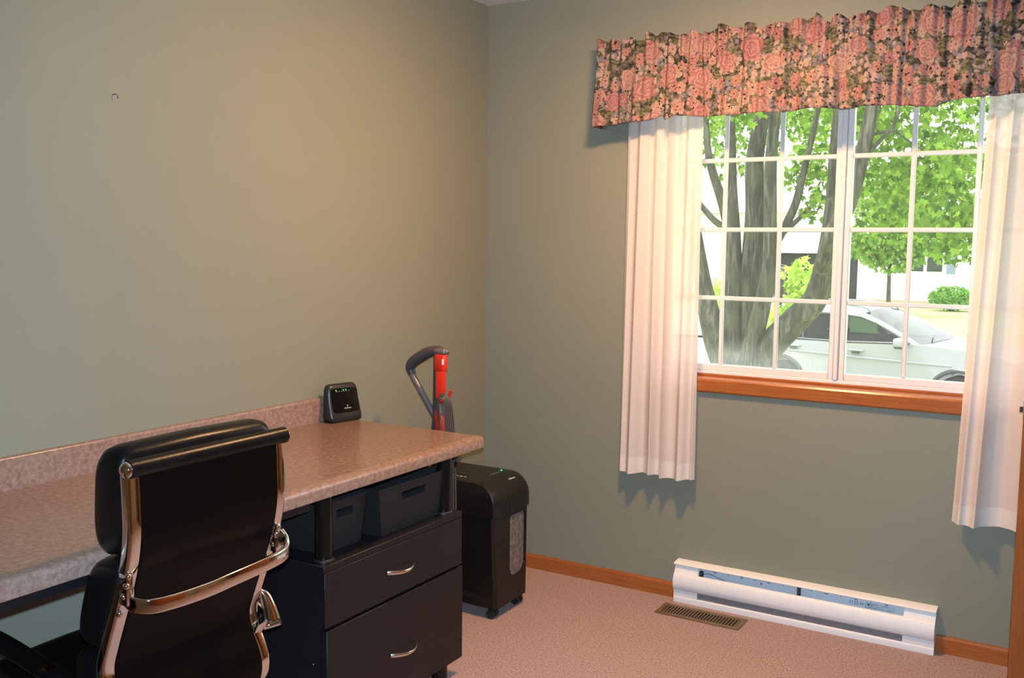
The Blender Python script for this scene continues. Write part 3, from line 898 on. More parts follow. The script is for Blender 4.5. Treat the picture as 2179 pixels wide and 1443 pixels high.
MB().prism(spl, 'y', YF, YE).build('backsplash', 'laminate', dk, angle=50)
MB().box(0.572, 0.600, YF, -1.78, 0.724, HD - 0.038).build('front_rail', 'cabinet', dk)
MB().box(0.0, 0.02, YF, YE - 0.06, 0.735, HD - 0.038).build('wall_cleat', 'cabinet', dk)
MB().box(0.03, 0.56, YF + 0.02, YF + 0.045, 0.0, HD - 0.038).build('end_panel', 'cabinet', dk)

# ------------------------------------------------------------------ drawer cabinet under the desk
CX1, CY0, CY1, CZ0, CZ1 = 0.590, -1.715, -1.056, 0.060, 0.553
cb = thing('drawer_cabinet', 'black two-drawer cabinet on legs propping up the desk', 'cabinet', (0.33, -1.385, 0.0))
MB().box(0.06, CX1 - 0.018, CY0 + 0.002, CY1 - 0.002, CZ0 + 0.004, CZ1 - 0.02).build('body', 'cabinet', cb, smooth=False)
MB().box(0.055, CX1, CY0 - 0.002, CY1 + 0.001, CZ1 - 0.019, CZ1, 0.0015, 1).build('top_board', 'cabinet', cb)
def pull(parent, y, z):
    m = MB()
    pts = []; sc = []
    for i in range(21):
        a = i / 20
        yy = y - 0.062 + 0.124 * a
        bow = math.sin(math.pi * min(1, a * 1.0)) ** 0.75
        pts.append((CX1 + 0.001 + 0.030 * bow, yy, z - 0.004 + 0.020 * (a - 0.5) * 0.0 - 0.004 * math.sin(math.pi * a)))
        sc.append(1.25 - 0.75 * a)
    m.sweep(pts, [(0.0032 * math.cos(k * math.pi / 5), 0.0052 * math.sin(k * math.pi / 5)) for k in range(10)], scale=sc)
    m.build('handle', 'nickel', parent, label='bowed nickel drawer pull')
d1 = MB().box(CX1 - 0.018, CX1, CY0 + 0.001, CY1 - 0.001, 0.378, CZ1 - 0.0205, 0.001, 1).build('drawer', 'cabinet', cb, label='shallow upper drawer')
d2 = MB().box(CX1 - 0.018, CX1 + 0.001, CY0 + 0.006, CY1 + 0.002, CZ0, 0.369, 0.001, 1).build('drawer', 'cabinet', cb, label='deep lower drawer')
pull(d1, -1.385, 0.463); pull(d2, -1.37, 0.206)
for x in (0.10, 0.553):
    for y in (-1.64, -1.13):
        MB().cyl((x, y, 0.0), (x, y, CZ0 + 0.006), 0.026).build('leg', 'post_black', cb)
for x in (0.10, 0.545):
    for y in (-1.668, -1.098):
        p = MB().cyl((x, y, CZ1), (x, y, HD - 0.0385), 0.0245, 28).build('post', 'post_black', cb)
        MB().lathe([(0.0245, 0.0), (0.029, 0.0), (0.029, 0.003), (0.0245, 0.005)], (x, y, CZ1), 28).build('collar', 'steel_dark', p)
MB().ball((0.545, CY0 + 0.001, 0.27), 0.002, 8, 6).build('screw_cap', 'nickel', cb)

# ------------------------------------------------------------------ storage baskets on the cabinet
def basket(label, xf, x0, y0, y1, h):
    """tapered open box; front wall has a cut-out grip"""
    z0 = CZ1; z1 = z0 + h; tp = 0.022
    t = thing('storage_basket', label, 'basket', ((xf + x0) / 2, (y0 + y1) / 2, z0), group='black baskets on the cabinet')
    th = 0.004
    def wall(bl, br, tl, tr_, n):
        b = MB()
        n = Vector(n) * th
        q = [Vector(bl), Vector(br), Vector(tr_), Vector(tl)]
        b.add(q + [v - n for v in q], [(0, 1, 2, 3), (7, 6, 5, 4), (0, 4, 5, 1), (1, 5, 6, 2), (2, 6, 7, 3), (3, 7, 4, 0)])
        return b
    B = {'fl': (xf - tp * 0.4, y0 + tp, z0), 'fr': (xf - tp * 0.4, y1 - tp, z0), 'bl': (x0 + tp, y0 + tp, z0), 'br': (x0 + tp, y1 - tp, z0)}
    T = {'fl': (xf, y0, z1), 'fr': (xf, y1, z1), 'bl': (x0, y0, z1), 'br': (x0, y1, z1)}
    # front wall as four strips around the grip
    fm = MB()
    def P(u, v):
        lo = Vector(B['fl']).lerp(Vector(B['fr']), u); hi = Vector(T['fl']).lerp(Vector(T['fr']), u)
        return lo.lerp(hi, v)
    us = [0, 0.34, 0.70, 1]; vv = [0, 0.66, 0.82, 1]
    nv = Vector((-th, 0, 0))
    grid = [[P(u, v) for u in us] for v in vv]
    back = [[q + nv for q in row] for row in grid]
    for j in range(3):
        for i in range(3):
            if i == 1 and j == 1:
                a = [grid[1][1], grid[1][2], grid[2][2], grid[2][1]]; b = [back[1][1], back[1][2], back[2][2], back[2][1]]
                fm.add(a + b, [(0, 1, 5, 4), (1, 2, 6, 5), (2, 3, 7, 6), (3, 0, 4, 7)])
                continue
            fm.add([grid[j][i], grid[j][i + 1], grid[j + 1][i + 1], grid[j + 1][i]], [(0, 1, 2, 3)])
            fm.add([back[j][i], back[j][i + 1], back[j + 1][i + 1], back[j + 1][i]], [(3, 2, 1, 0)])
    rim = MB()
    fm.build('front_wall', 'basket', t, smooth=False)
    wall(B['fl'], B['bl'], T['fl'], T['bl'], (0, -1, 0)).build('side_wall', 'basket', t, smooth=False)
    wall(B['fr'], B['br'], T['fr'], T['br'], (0, 1, 0)).build('side_wall', 'basket', t, smooth=False)
    wall(B['bl'], B['br'], T['bl'], T['br'], (-1, 0, 0)).build('back_wall', 'basket', t, smooth=False)
    MB().box(x0 + tp, xf - tp * 0.4, y0 + tp, y1 - tp, z0, z0 + 0.004).build('bottom', 'basket', t, smooth=False)
    rim.tube([T['fl'], T['fr'], T['br'], T['bl'], T['fl']], 0.0032, 6).build('rim', 'basket', t)
    return t
basket('black plastic storage basket nearer the window, filling the cabinet top', 0.556, 0.22, -1.445, -1.105, 0.142)
basket('black plastic storage basket tucked behind the desk post', 0.526, 0.20, -1.662, -1.456, 0.142)

# ------------------------------------------------------------------ router
rt = thing('wifi_router', 'small black upright router with green lights on the desk end', 'router', (0.062, -1.037, HD + 0.0006), math.radians(-14), local=True)
# local: x = front, y = width, z = up
def rr_section(z, w, d, xo, rc=0.018):
    return [(xo + a, b, z) for a, b in rrect(d, w, min(rc, d * 0.48), 5)]
rb = MB()
secs = [(0.0, 0.120, 0.052, 0.006), (0.006, 0.135, 0.060, 0.006), (0.020, 0.139, 0.058, 0.005), (0.040, 0.138, 0.050, 0.002), (0.070, 0.136, 0.042, -0.003), (0.100, 0.133, 0.037, -0.006), (0.115, 0.129, 0.034, -0.007), (0.124, 0.121, 0.030, -0.008), (0.130, 0.104, 0.020, -0.008), (0.1315, 0.084, 0.010, -0.008)]
ring = None
for k, (z, w, d, xo) in enumerate(secs):
    sec = rr_section(z, w, d, xo, 0.017)
    o = len(rb.v); rb.v.extend(sec); n = len(sec)
    if k:
        rb.f.extend([(o - n + i, o - n + (i + 1) % n, o + (i + 1) % n, o + i) for i in range(n)])
    else:
        rb.f.append(tuple(range(n))[::-1])
rb.f.append(tuple(range(len(rb.v) - n, len(rb.v))))
rb.build('shell', 'router', rt, angle=55)
def rx(z):
    return np.interp(z, [q[0] for q in secs], [q[3] + q[2] / 2 for q in secs])
tilt = Vector((rx(0.108) - rx(0.036), 0, 0.072)).normalized()
pm = frame_matrix((rx(0.072) + 0.0012, 0.002, 0.074), (0, 1, 0), tilt)
pan = MB(); pp = rrect(0.110, 0.086, 0.013, 5)
pan.add([(a, b, 0.0) for a, b in pp] + [(a, b, 0.0014) for a, b in pp], [tuple(range(len(pp)))[::-1], tuple(range(len(pp), 2 * len(pp)))] + [(i, (i + 1) % len(pp), len(pp) + (i + 1) % len(pp), len(pp) + i) for i in range(len(pp))])
panel = pan.xf(pm).build('front_panel', 'router_gloss', rt, angle=30)
for x in (-0.033, -0.003, 0.008):
    MB().ball((0, 0, 0), 0.0022, 10, 6).xf(pm @ Matrix.Translation((x, 0.0365, 0.0015))).build('status_light', 'led', panel)
mk = MB()
for x in (-0.031, -0.020, -0.0105, 0.0, 0.010, 0.0215):
    mk.box(x - 0.0022, x + 0.0022, 0.0318, 0.0328, 0.0014, 0.0016)
mk.xf(pm).build('status_legend', 'white_print', panel, smooth=False)
text('logo', 'F', 0.011, panel, 'white_print', pm @ Matrix.Translation((0.006, -0.021, 0.0016)))
text('lettering', 'FRONTIER', 0.0062, panel, 'white_print', pm @ Matrix.Translation((0.006, -0.0285, 0.0016)))

# ------------------------------------------------------------------ vacuum cleaner
VY = -0.80
vc = thing('vacuum_cleaner', 'charcoal and red upright vacuum cleaner with coiled cord behind the desk end', 'vacuum', (0.30, VY, 0.0))
def vp(x, z, y=0.0):
    return (x, VY + y, z)
# loop grip: thick padded top, metal strut
hp = smooth_path([vp(0.330, 1.036), vp(0.305, 1.038), vp(0.270, 1.030), vp(0.228, 1.008), vp(0.196, 0.986), vp(0.186, 0.964), vp(0.194, 0.944)], 8)
MB().sweep(hp, rrect(0.040, 0.038, 0.017), side=(0, 1, 0), scale=[0.72 + 0.38 * math.sin(math.pi * min(1, i / (len(hp) - 1) * 1.05)) for i in range(len(hp))]).build('grip', 'vac_grey', vc)
MB().tube(smooth_path([vp(0.188, 0.952), vp(0.198, 0.935), vp(0.238, 0.880), vp(0.300, 0.792)], 6), 0.0125, 12).build('handle_tube', 'vac_metal', vc)
st = MB().sweep([vp(0.314, 1.045), vp(0.314, 1.02), vp(0.312, 0.93), vp(0.314, 0.86), vp(0.318, 0.80), vp(0.322, 0.755), vp(0.324, 0.60), vp(0.322, 0.40), vp(0.315, 0.24)], rrect(0.036, 0.040, 0.014), side=(0, 1, 0), scale=[0.9, 0.95, 0.95, 1.05, 1.25, 1.65, 1.8, 2.0, 2.2])
st.build('spine', 'vac_grey', vc)
MB().box(0.300, 0.352, VY - 0.021, VY + 0.018, 1.026, 1.048, 0.009, 3).build('top_cap', 'vac_metal', vc)
MB().box(0.312, 0.350, VY - 0.030, VY + 0.005, 0.968, 1.027, 0.006, 2).build('red_collar', 'vac_red', vc)
MB().prism([(0.317, 0.970), (0.346, 0.970), (0.346, 0.872), (0.335, 0.852), (0.326, 0.848), (0.321, 0.880)], 'y', VY - 0.029, VY, 0.004, 2).build('red_front', 'vac_red', vc)
MB().prism([(0.330, 0.83), (0.350, 0.80), (0.356, 0.76), (0.352, 0.735), (0.338, 0.735), (0.334, 0.79)], 'y', VY - 0.052, VY - 0.02, 0.004, 2).build('red_latch', 'vac_red', vc)
hk = MB().sweep(smooth_path([vp(0.340, 0.858, -0.035), vp(0.365, 0.862, -0.035), vp(0.382, 0.885, -0.035), vp(0.390, 0.905, -0.035)], 5), rrect(0.014, 0.007, 0.003), side=(0, 1, 0)).build('cord_hook', 'vac_red', vc)
MB().box(0.3462, 0.3506, VY - 0.0306, VY - 0.022, 0.992, 1.012, 0.0004, 1).build('brand_mark', 'white_print', vc)
# coiled power cord hanging off the hook: each turn of the coil
for k in range(5):
    a = 0.0072 * k; dy = -0.040 - 0.0045 * k; low = 0.40 + 0.018 * (k % 3)
    pts = [vp(0.338 + a, low, dy), vp(0.336 + a, 0.66, dy), vp(0.334 + a * 0.9, 0.80, dy), vp(0.340 + a * 0.6, 0.865, dy - 0.003), vp(0.366, 0.893 - 0.004 * k, dy - 0.004), vp(0.392 - a * 0.5, 0.865, dy), vp(0.402 - a * 0.7, 0.80, dy + 0.004), vp(0.409 - a * 0.9, 0.68, dy + 0.004), vp(0.411 - a, low, dy + 0.004), vp(0.375, low - 0.045, dy), vp(0.338 + a, low, dy)]
    MB().tube(smooth_path(pts, 7), 0.0031, 8).build('cord_turn', 'cord', vc)
pl = MB().box(0.408, 0.432, VY - 0.05, VY - 0.028, 0.655, 0.700, 0.004, 2).build('plug', 'cord', vc)
MB().box(0.414, 0.426, VY - 0.046, VY - 0.044, 0.636, 0.656).box(0.414, 0.426, VY - 0.036, VY - 0.034, 0.636, 0.656).build('prong', 'copper', pl)
bb = MB().lathe([(0.0, 0.0), (0.070, 0.0), (0.078, 0.03), (0.078, 0.30), (0.06, 0.36), (0.0, 0.37)], (0.24, VY, 0.13), 24)
bb.build('dust_bin', 'vac_grey', vc)
MB().box(0.04, 0.29, VY - 0.135, VY + 0.115, 0.0, 0.085, 0.02, 3).build('floor_head', 'vac_grey', vc)
MB().box(0.18, 0.33, VY - 0.05, VY + 0.05, 0.08, 0.26, 0.02, 3).build('motor_housing', 'vac_grey', vc)
for y in (-0.10, 0.08):
    MB().cyl((0.16, VY + y, 0.02), (0.16, VY + y + 0.02, 0.02), 0.02, 16).build('wheel', 'rubber', vc)

# ------------------------------------------------------------------ paper shredder
SY0, SY1, SX0, SX1 = -0.638, -0.382, 0.060, 0.447
sh = thing('paper_shredder', 'black paper shredder on casters in the room corner', 'shredder', (0.25, -0.505, 0.0))
# bin body: front with the viewing slot, sides tapering towards the floor
ZB, ZH = 0.045, 0.405
def taper(z):
    return 0.024 * (1 - (z - ZB) / (ZH - ZB))
bm_ = MB()
def ring(z, inset=0.0):
    t = taper(z) if z < ZH else 0
    return [(SX0, SY0 + t + 0.004), (SX1 - 0.012 - inset, SY0 + t), (SX1 - inset, SY0 + t + 0.012), (SX1 - inset, SY1 - 0.008 - t * 0.2), (SX1 - 0.008 - inset, SY1 - t * 0.2), (SX0, SY1 - t * 0.2)]
bm_.v += [(x, y, ZB) for x, y in ring(ZB)] + [(x, y, ZH) for x, y in ring(ZH)]
bm_.f += [(i, (i + 1) % 6, 6 + (i + 1) % 6, 6 + i) for i in range(6) if i != 2] + [(5, 4, 3, 2, 1, 0)]
# front face with a stadium-shaped window cut through
wy0, wy1, wz0, wz1 = -0.517, -0.399, 0.140, 0.384
hole = [(wy0, wz1), (wy1, wz1)]
def st(cy, cz, rr, a0, a1, n=7):
    return [(cy + rr * math.cos(math.radians(a0 + (a1 - a0) * i / n)), cz + rr * math.sin(math.radians(a0 + (a1 - a0) * i / n))) for i in range(n + 1)]
hole = st(wy1 - 0.012, wz1 - 0.012, 0.012, 0, 90, 3) + st(wy0 + 0.012, wz1 - 0.012, 0.012, 90, 180, 3) + st(wy0 + 0.045, wz0 + 0.045, 0.045, 180, 270) + st(wy1 - 0.045, wz0 + 0.045, 0.045, 270, 360)
bmf = bmesh.new()
o_ = [(SY0 + taper(ZB) + 0.012, ZB), (SY1 - 0.008 - taper(ZB) * 0.2, ZB), (SY1 - 0.008, ZH), (SY0 + 0.012, ZH)]
ov = [bmf.verts.new((SX1, a, b)) for a, b in o_]; hv = [bmf.verts.new((SX1, a, b)) for a, b in hole]
eds = [bmf.edges.new((l[i], l[(i + 1) % len(l)])) for l in (ov, hv) for i in range(len(l))]
bmesh.ops.triangle_fill(bmf, use_beauty=True, edges=eds)
bm_.bm(bmf)
nh = len(hole)
bm_.add([(SX1, a, b) for a, b in hole] + [(SX1 - 0.010, a, b) for a, b in hole], [(i, (i + 1) % nh, nh + (i + 1) % nh, nh + i) for i in range(nh)])
body = bm_.build('bin', 'shredder', sh, smooth=False)
def shredded():
    t = NT('grey_paper_shreds_behind_plastic')
    v = t.coord()
    n = t.noise(v, 55, 4, 0.7)
    t.set(**{'Base Color': t.ramp(n, [(0.3, (0.09, 0.075, 0.07)), (0.6, (0.20, 0.175, 0.165)), (0.8, (0.34, 0.31, 0.30))]), 'Roughness': 0.12, 'Specular IOR Level': 0.6})
    return t.m
M['shreds'] = shredded()
MB().add([(SX1 - 0.008, a, b) for a, b in hole], [tuple(range(nh))]).build('bin_window', 'shreds', sh, smooth=False, label='clear bin window over grey paper shreds')
MB().box(SX0 + 0.02, SX1 - 0.035, SY0 + 0.026 - 0.004, SY0 + 0.03, 0.07, 0.36, 0.003, 1).build('side_recess', 'shredder_side', sh)
# head: rounded top block overhanging the bin
def headprof(e):
    R = 0.085
    return [(SX0 - 0.006, ZH - 0.002), (SX0 - 0.006, 0.500 - e)] + [(SX0 + 0.024 + 0.03 * math.cos(a), 0.500 - e + 0.03 * math.sin(a)) for a in (2.6, 2.1, 1.57)] + \
           [(SX1 + 0.006 - R + R * math.cos(math.radians(q)), 0.530 - e - R + R * math.sin(math.radians(q))) for q in range(90, -1, -10)] + [(SX1 + 0.006, ZH - 0.002)]
hd = MB()
ys = [SY0 - 0.004, SY0 - 0.002, SY0 + 0.004, SY0 + 0.030, SY1 - 0.03, SY1 - 0.004, SY1 + 0.002, SY1 + 0.004]
es = [0.016, 0.008, 0.003, 0.0, 0.0, 0.003, 0.008, 0.016]
rows = []
for y, e in zip(ys, es):
    P = headprof(0)
    cx, cz = (SX0 + SX1) / 2, 0.43
    k = 1 - e * 1.6
    row = [(cx + (x - cx) * k, y, cz + (z - cz) * (1 - e * 3.2) if z > ZH else z) for x, z in P]
    rows.append(row)
np_ = len(rows[0])
for i, row in enumerate(rows):
    hd.v += row
    if i:
        hd.f += [((i - 1) * np_ + j, (i - 1) * np_ + (j + 1) % np_, i * np_ + (j + 1) % np_, i * np_ + j) for j in range(np_)]
hd.f += [tuple(range(np_))[::-1], tuple(range((len(rows) - 1) * np_, len(rows) * np_))]
head = hd.build('head', 'shredder', sh, angle=35)
MB().box(0.10, 0.285, -0.560, -0.545, 0.5285, 0.5315).build('paper_slot_shade', 'opening_shade', sh)  # near-black strip paints the shade inside the slot
ic = MB()
for k in range(11):
    ic.box(0.10 + k * 0.018, 0.110 + k * 0.018, -0.590 + (k % 3) * 0.002, -0.583 + (k % 2) * 0.002, 0.5298, 0.5304)
for k in range(5):
    ic.box(0.12 + k * 0.036, 0.132 + k * 0.036, -0.606, -0.602, 0.5282, 0.5288)
ic.build('warning_icons', 'white_print', head, smooth=False)
ctl = MB()
for k in range(4):
    ctl.box(0.349, 0.353, -0.505 + k * 0.018, -0.499 + k * 0.018, 0.5296, 0.5302)
ctl.build('button_marks', 'white_print', head, smooth=False)
MB().ball((0.345, -0.418, 0.529), 0.0045, 10, 6).build('power_light', 'led', head)
a_ = math.radians(56)
text('lettering', 'Fellowes', 0.013, head, 'white_print', frame_matrix((SX1 + 0.006 - 0.085 + 0.0858 * math.cos(a_), -0.455, 0.445 + 0.0858 * math.sin(a_)), (0, 1, 0), (-math.sin(a_), 0, math.cos(a_))))
hg = MB()
hg.tube(smooth_path([(SX1 + 0.0055, -0.525, 0.398), (SX1 + 0.0065, -0.522, 0.425), (SX1 + 0.0065, -0.508, 0.437), (SX1 + 0.0065, -0.42, 0.437)], 6), 0.0018, 6)
hg.build('pull_rim', 'shredder_side', head)
for x in (0.09, 0.415):
    for y in (-0.588, -0.408):
        cs = MB().cyl((x, y, 0.036), (x, y, 0.05), 0.008, 10)
        cs.box(x - 0.012, x + 0.012, y - 0.016, y + 0.016, 0.022, 0.038, 0.005, 2)
        cst = cs.build('caster', 'rubber', sh)
        MB().cyl((x, y - 0.020, 0.0175), (x, y - 0.004, 0.0175), 0.0175, 18).cyl((x, y + 0.004, 0.0175), (x, y + 0.020, 0.0175), 0.0175, 18).build('wheel', 'rubber', cst)

# ------------------------------------------------------------------ office chair, back to the camera
CYL, CYR = -2.452, -2.070
ch = thing('office_chair', 'black padded leather office chair with chrome side rails pushed to the desk', 'chair', (0.46, -2.26, 0.0))
rail = [(0.770, 0.990), (0.772, 0.93), (0.772, 0.86), (0.760, 0.795), (0.735, 0.724), (0.696, 0.627), (0.679, 0.575), (0.686, 0.532), (0.706, 0.490), (0.716, 0.455), (0.708, 0.420), (0.676, 0.395), (0.62, 0.392), (0.50, 0.408), (0.38, 0.425), (0.30, 0.430), (0.262, 0.420), (0.245, 0.398)]
rs = smooth_path([(x, 0, z) for x, z in rail], 6)
def railx(z):
    back = [(q.z, q.x) for q in rs if q.z > 0.46]
    back.sort()
    return float(np.interp(z, [b[0] for b in back], [b[1] for b in back]))
for y in (CYL, CYR):
    MB().sweep([(q.x, y, q.z) for q in rs], rrect(0.034, 0.026, 0.008, 4), side=(0, 1, 0)).build('side_rail', 'chrome', ch, angle=50)
# sling panel between the rails
def sling(z0, z1, off, th, y0, y1):
    m = MB(); n = 40
    prof = [q for q in rs if True]
    return m
bk = [q for q in rs]
bx_ = MB()
for i, q in enumerate(bk):
    T = (bk[min(i + 1, len(bk) - 1)] - bk[max(i - 1, 0)]).normalized()
    N = Vector((T.z, 0, -T.x))            # towards the sitter
    if i == 0: Nf = N
    for y in (CYL + 0.014, CYR - 0.014):
        for d in (0.004, 0.016):
            p_ = q + N * (-d)
            bx_.v.append((p_.x, y, p_.z))
    if i:
        o = i * 4
        bx_.f += [(o - 4, o - 2, o + 2, o), (o - 3, o + 1, o + 3, o - 1), (o - 4, o, o + 1, o - 3), (o - 2, o - 1, o + 3, o + 2)]
sl_o = bx_.build('sling', 'leather_back', ch, angle=60)
for y in (CYL + 0.024, CYR - 0.024):
    MB().tube([(q.x + 0.002, y, q.z) for q in rs if q.z > 0.43], 0.0085, 10).build('edge_piping', 'leather', ch)
# padded cushions on the sitter's side (profile in x,z, swollen ends along y)
def cushion(name, prof, y0, y1, ed=0.035):
    cx = sum(p[0] for p in prof) / len(prof); cz = sum(p[1] for p in prof) / len(prof)
    pr = smooth_path([(x, 0, z) for x, z in prof] + [(prof[0][0], 0, prof[0][1])], 5)[:-1]
    m = MB(); k = len(pr)
    st_ = [(y0, 0.72), (y0 + ed * 0.10, 0.86), (y0 + ed * 0.35, 0.95), (y0 + ed, 1.0), ((y0 + y1) / 2, 1.03), (y1 - ed, 1.0), (y1 - ed * 0.35, 0.95), (y1 - ed * 0.10, 0.86), (y1, 0.72)]
    for i, (y, s_) in enumerate(st_):
        m.v += [(cx + (q.x - cx) * s_, y, cz + (q.z - cz) * s_) for q in pr]
        if i:
            m.f += [((i - 1) * k + j, (i - 1) * k + (j + 1) % k, i * k + (j + 1) % k, i * k + j) for j in range(k)]
    m.f += [tuple(range(k))[::-1], tuple(range((len(st_) - 1) * k, len(st_) * k))]
    return m.build(name, 'leather', ch, angle=70)
cushion('head_pad', [(0.758, 0.985), (0.752, 1.016), (0.725, 1.028), (0.690, 1.020), (0.668, 0.985), (0.660, 0.92), (0.658, 0.85), (0.672, 0.812), (0.705, 0.805), (0.745, 0.815), (0.758, 0.86), (0.758, 0.93)], CYL - 0.008, CYR + 0.008)
cushion('back_pad', [(0.742, 0.800), (0.715, 0.806), (0.668, 0.796), (0.640, 0.770), (0.615, 0.710), (0.598, 0.650), (0.600, 0.612), (0.630, 0.602), (0.672, 0.607), (0.690, 0.65), (0.720, 0.73)], CYL - 0.008, CYR + 0.008)
cushion('lumbar_pad', [(0.672, 0.600), (0.640, 0.600), (0.590, 0.590), (0.575, 0.555), (0.580, 0.505), (0.610, 0.480), (0.650, 0.475), (0.690, 0.485), (0.682, 0.52), (0.668, 0.56)], CYL - 0.004, CYR + 0.004)
cushion('seat_pad', [(0.660, 0.470), (0.560, 0.478), (0.42, 0.486), (0.30, 0.488), (0.245, 0.470), (0.238, 0.430), (0.28, 0.418), (0.42, 0.412), (0.56, 0.402), (0.65, 0.408)], CYL - 0.004, CYR + 0.004)
# head roll: padded bar with chrome end balls
MB().tube([(0.776, CYL - 0.010, 0.990), (0.776, CYR + 0.020, 0.990)], 0.0185, 24).build('head_roll', 'leather', ch)
for y, s_ in ((CYL - 0.012, -1), (CYR + 0.020, 1)):
    MB().ball((0.776, y, 0.990), 0.0165, 18, 12, (1, 0.75, 1)).build('roll_cap', 'chrome', ch)
# bowed chrome strap across the back
zs = 0.727
sp = smooth_path([(0.745, CYL - 0.004, zs + 0.01), (0.775, CYL - 0.006, zs), (0.804, CYL + 0.012, zs - 0.004), (0.818, CYL + 0.060, zs - 0.005), (0.826, CYL + 0.130, zs - 0.004), (0.829, (CYL + CYR) / 2, zs), (0.826, CYR - 0.100, zs + 0.003), (0.818, CYR - 0.040, zs + 0.004), (0.802, CYR - 0.002, zs + 0.006), (0.785, CYR + 0.010, zs + 0.018), (0.768, CYR + 0.006, zs + 0.04)], 7)
MB().sweep(sp, rrect(0.011, 0.031, 0.0045, 4), upv=(0, 0, 1)).build('back_strap', 'chrome', ch, angle=50)
for y, s_ in ((CYL - 0.008, -1), (CYR + 0.004, 1)):
    br = MB().box(railx(0.745) + 0.004, railx(0.745) + 0.030, y - 0.010, y + 0.010, 0.722, 0.790, 0.006, 2).build('strap_bracket', 'chrome', ch)
    for z in (0.705, 0.742, 0.764, 0.784):
        MB().ball((railx(z) + 0.020, y - 0.008, z), 0.0068, 10, 8).build('bolt', 'chrome', br)
# arms: chrome shoe at the rear, black padded bar forward
for y, s_ in ((CYL - 0.062, -1), (CYR + 0.052, 1)):
    arm = MB().sweep(smooth_path([(0.650, y, 0.552), (0.60, y, 0.562), (0.50, y, 0.579), (0.40, y, 0.592), (0.33, y, 0.590), (0.295, y, 0.565), (0.30, y, 0.50), (0.33, y - s_ * 0.02, 0.44), (0.36, y - s_ * 0.046, 0.415)], 6), rrect(0.040, 0.030, 0.012), side=(0, 1, 0)).build('armrest', 'leather', ch)
    ax = 0.700 if s_ > 0 else 0.655
    MB().sweep(smooth_path([(ax - 0.075, y, 0.570), (ax - 0.045, y, 0.556), (ax - 0.02, y - s_ * 0.004, 0.545), (ax, y - s_ * 0.02, 0.535), (ax + 0.01, y - s_ * 0.045, 0.53)], 6), rrect(0.034, 0.030, 0.010), side=(0, 1, 0), scale=None).build('arm_shoe', 'chrome', arm)
ssx, ssy = 0.694, CYR + 0.030
MB().sweep(smooth_path([(0.690, ssy - 0.008, 0.612), (0.698, ssy, 0.598), (0.708, ssy + 0.004, 0.570), (0.715, ssy + 0.006, 0.542)], 6), rrect(0.030, 0.030, 0.012), side=(0, 1, 0), scale=[0.45 + 0.75 * (i / 18) ** 0.7 for i in range(19)]).build('arm_socket', 'chrome', ch)
MB().tube(smooth_path([(0.690, ssy - 0.020, 0.524), (0.708, ssy + 0.006, 0.527), (0.728, ssy + 0.020, 0.535)], 6), 0.0085, 12).build('socket_rim', 'chrome', ch)
# pedestal
MB().cyl((0.46, -2.26, 0.13), (0.46, -2.26, 0.40), 0.026).build('gas_lift', 'post_black', ch)
MB().box(0.36, 0.56, CYL + 0.02, CYR - 0.02, 0.385, 0.41, 0.006, 1).build('seat_plate', 'post_black', ch)
for k in range(5):
    a = math.radians(72 * k + 20)
    ex, ey = 0.46 + 0.29 * math.cos(a), -2.26 + 0.29 * math.sin(a)
    MB().sweep([(0.46, -2.26, 0.125), ((0.46 + ex) / 2, (-2.26 + ey) / 2, 0.105), (ex, ey, 0.075)], rrect(0.045, 0.03, 0.01), scale=[1.1, 0.95, 0.7]).build('base_leg', 'chrome', ch)
    c_ = MB().cyl((ex, ey, 0.05), (ex, ey, 0.075), 0.008, 10).box(ex - 0.012, ex + 0.012, ey - 0.012, ey + 0.012, 0.03, 0.055, 0.004, 1).build('caster', 'rubber', ch)
    MB().cyl((ex - 0.022, ey, 0.026), (ex - 0.006, ey, 0.026), 0.026, 18).cyl((ex + 0.006, ey, 0.026), (ex + 0.022, ey, 0.026), 0.026, 18).build('wheel', 'rubber', c_)

# ------------------------------------------------------------------ small wall hook and the ceiling lamp (above the frame)
hk = MB().tube(smooth_path([(0.0, -1.888, 1.816), (0.010, -1.886, 1.817), (0.012, -1.882, 1.812), (0.010, -1.880, 1.806)], 4), 0.0012, 6).build('picture_nail', 'steel_dark', loc=(0.0, -1.888, 1.81))
tag(hk, 'tiny bent dark nail in the bare green wall above the desk', 'nail')
lp = thing('ceiling_lamp', 'ceiling lamp with a bronze canopy and one warm bulb', 'lamp', (LAMP[0], LAMP[1], HC))
MB().lathe([(0.0, 0.0), (0.075, 0.0), (0.07, -0.02), (0.02, -0.035), (0.012, -0.06), (0.0, -0.06)], (LAMP[0], LAMP[1], HC), 28).build('canopy', 'lamp_metal', lp)
MB().ball((LAMP[0], LAMP[1], HC - 0.082), 0.026, 16, 10).build('bulb', 'bulb', lp)

# ------------------------------------------------------------------ outdoors
GZ = -1.37
g = MB()
prof = [(0.16, -0.55), (3.0, -0.70), (8.0, -1.05), (11.0, GZ + 0.02)]
for i in range(len(prof) - 1):
    pass
g.v = [(x, y, z) for y, z in prof for x in (-45, 30)]
g.f = [(2 * i, 2 * i + 1, 2 * i + 3, 2 * i + 2) for i in range(len(prof) - 1)]
struct(g.build('lawn_near', 'grass', smooth=False))
struct(MB().box(-60, 40, 11.0, 24.5, GZ - 0.2, GZ).build('street', 'asphalt', smooth=False))
struct(MB().box(-60, 40, 24.5, 90, GZ - 0.2, GZ + 0.06).build('lawn_far', 'grass', smooth=False))
struct(MB().box(-14.2, -7.2, 24.5, 47.0, GZ - 0.1, GZ + 0.075).build('driveway', 'concrete', smooth=False))

struct(MB().box(-9.0, 9.0, 0.18, 0.75, 2.46, 2.50).build('trim_eave_sun_block', 'siding', smooth=False))  # unseen eave added to keep direct sun out of the window

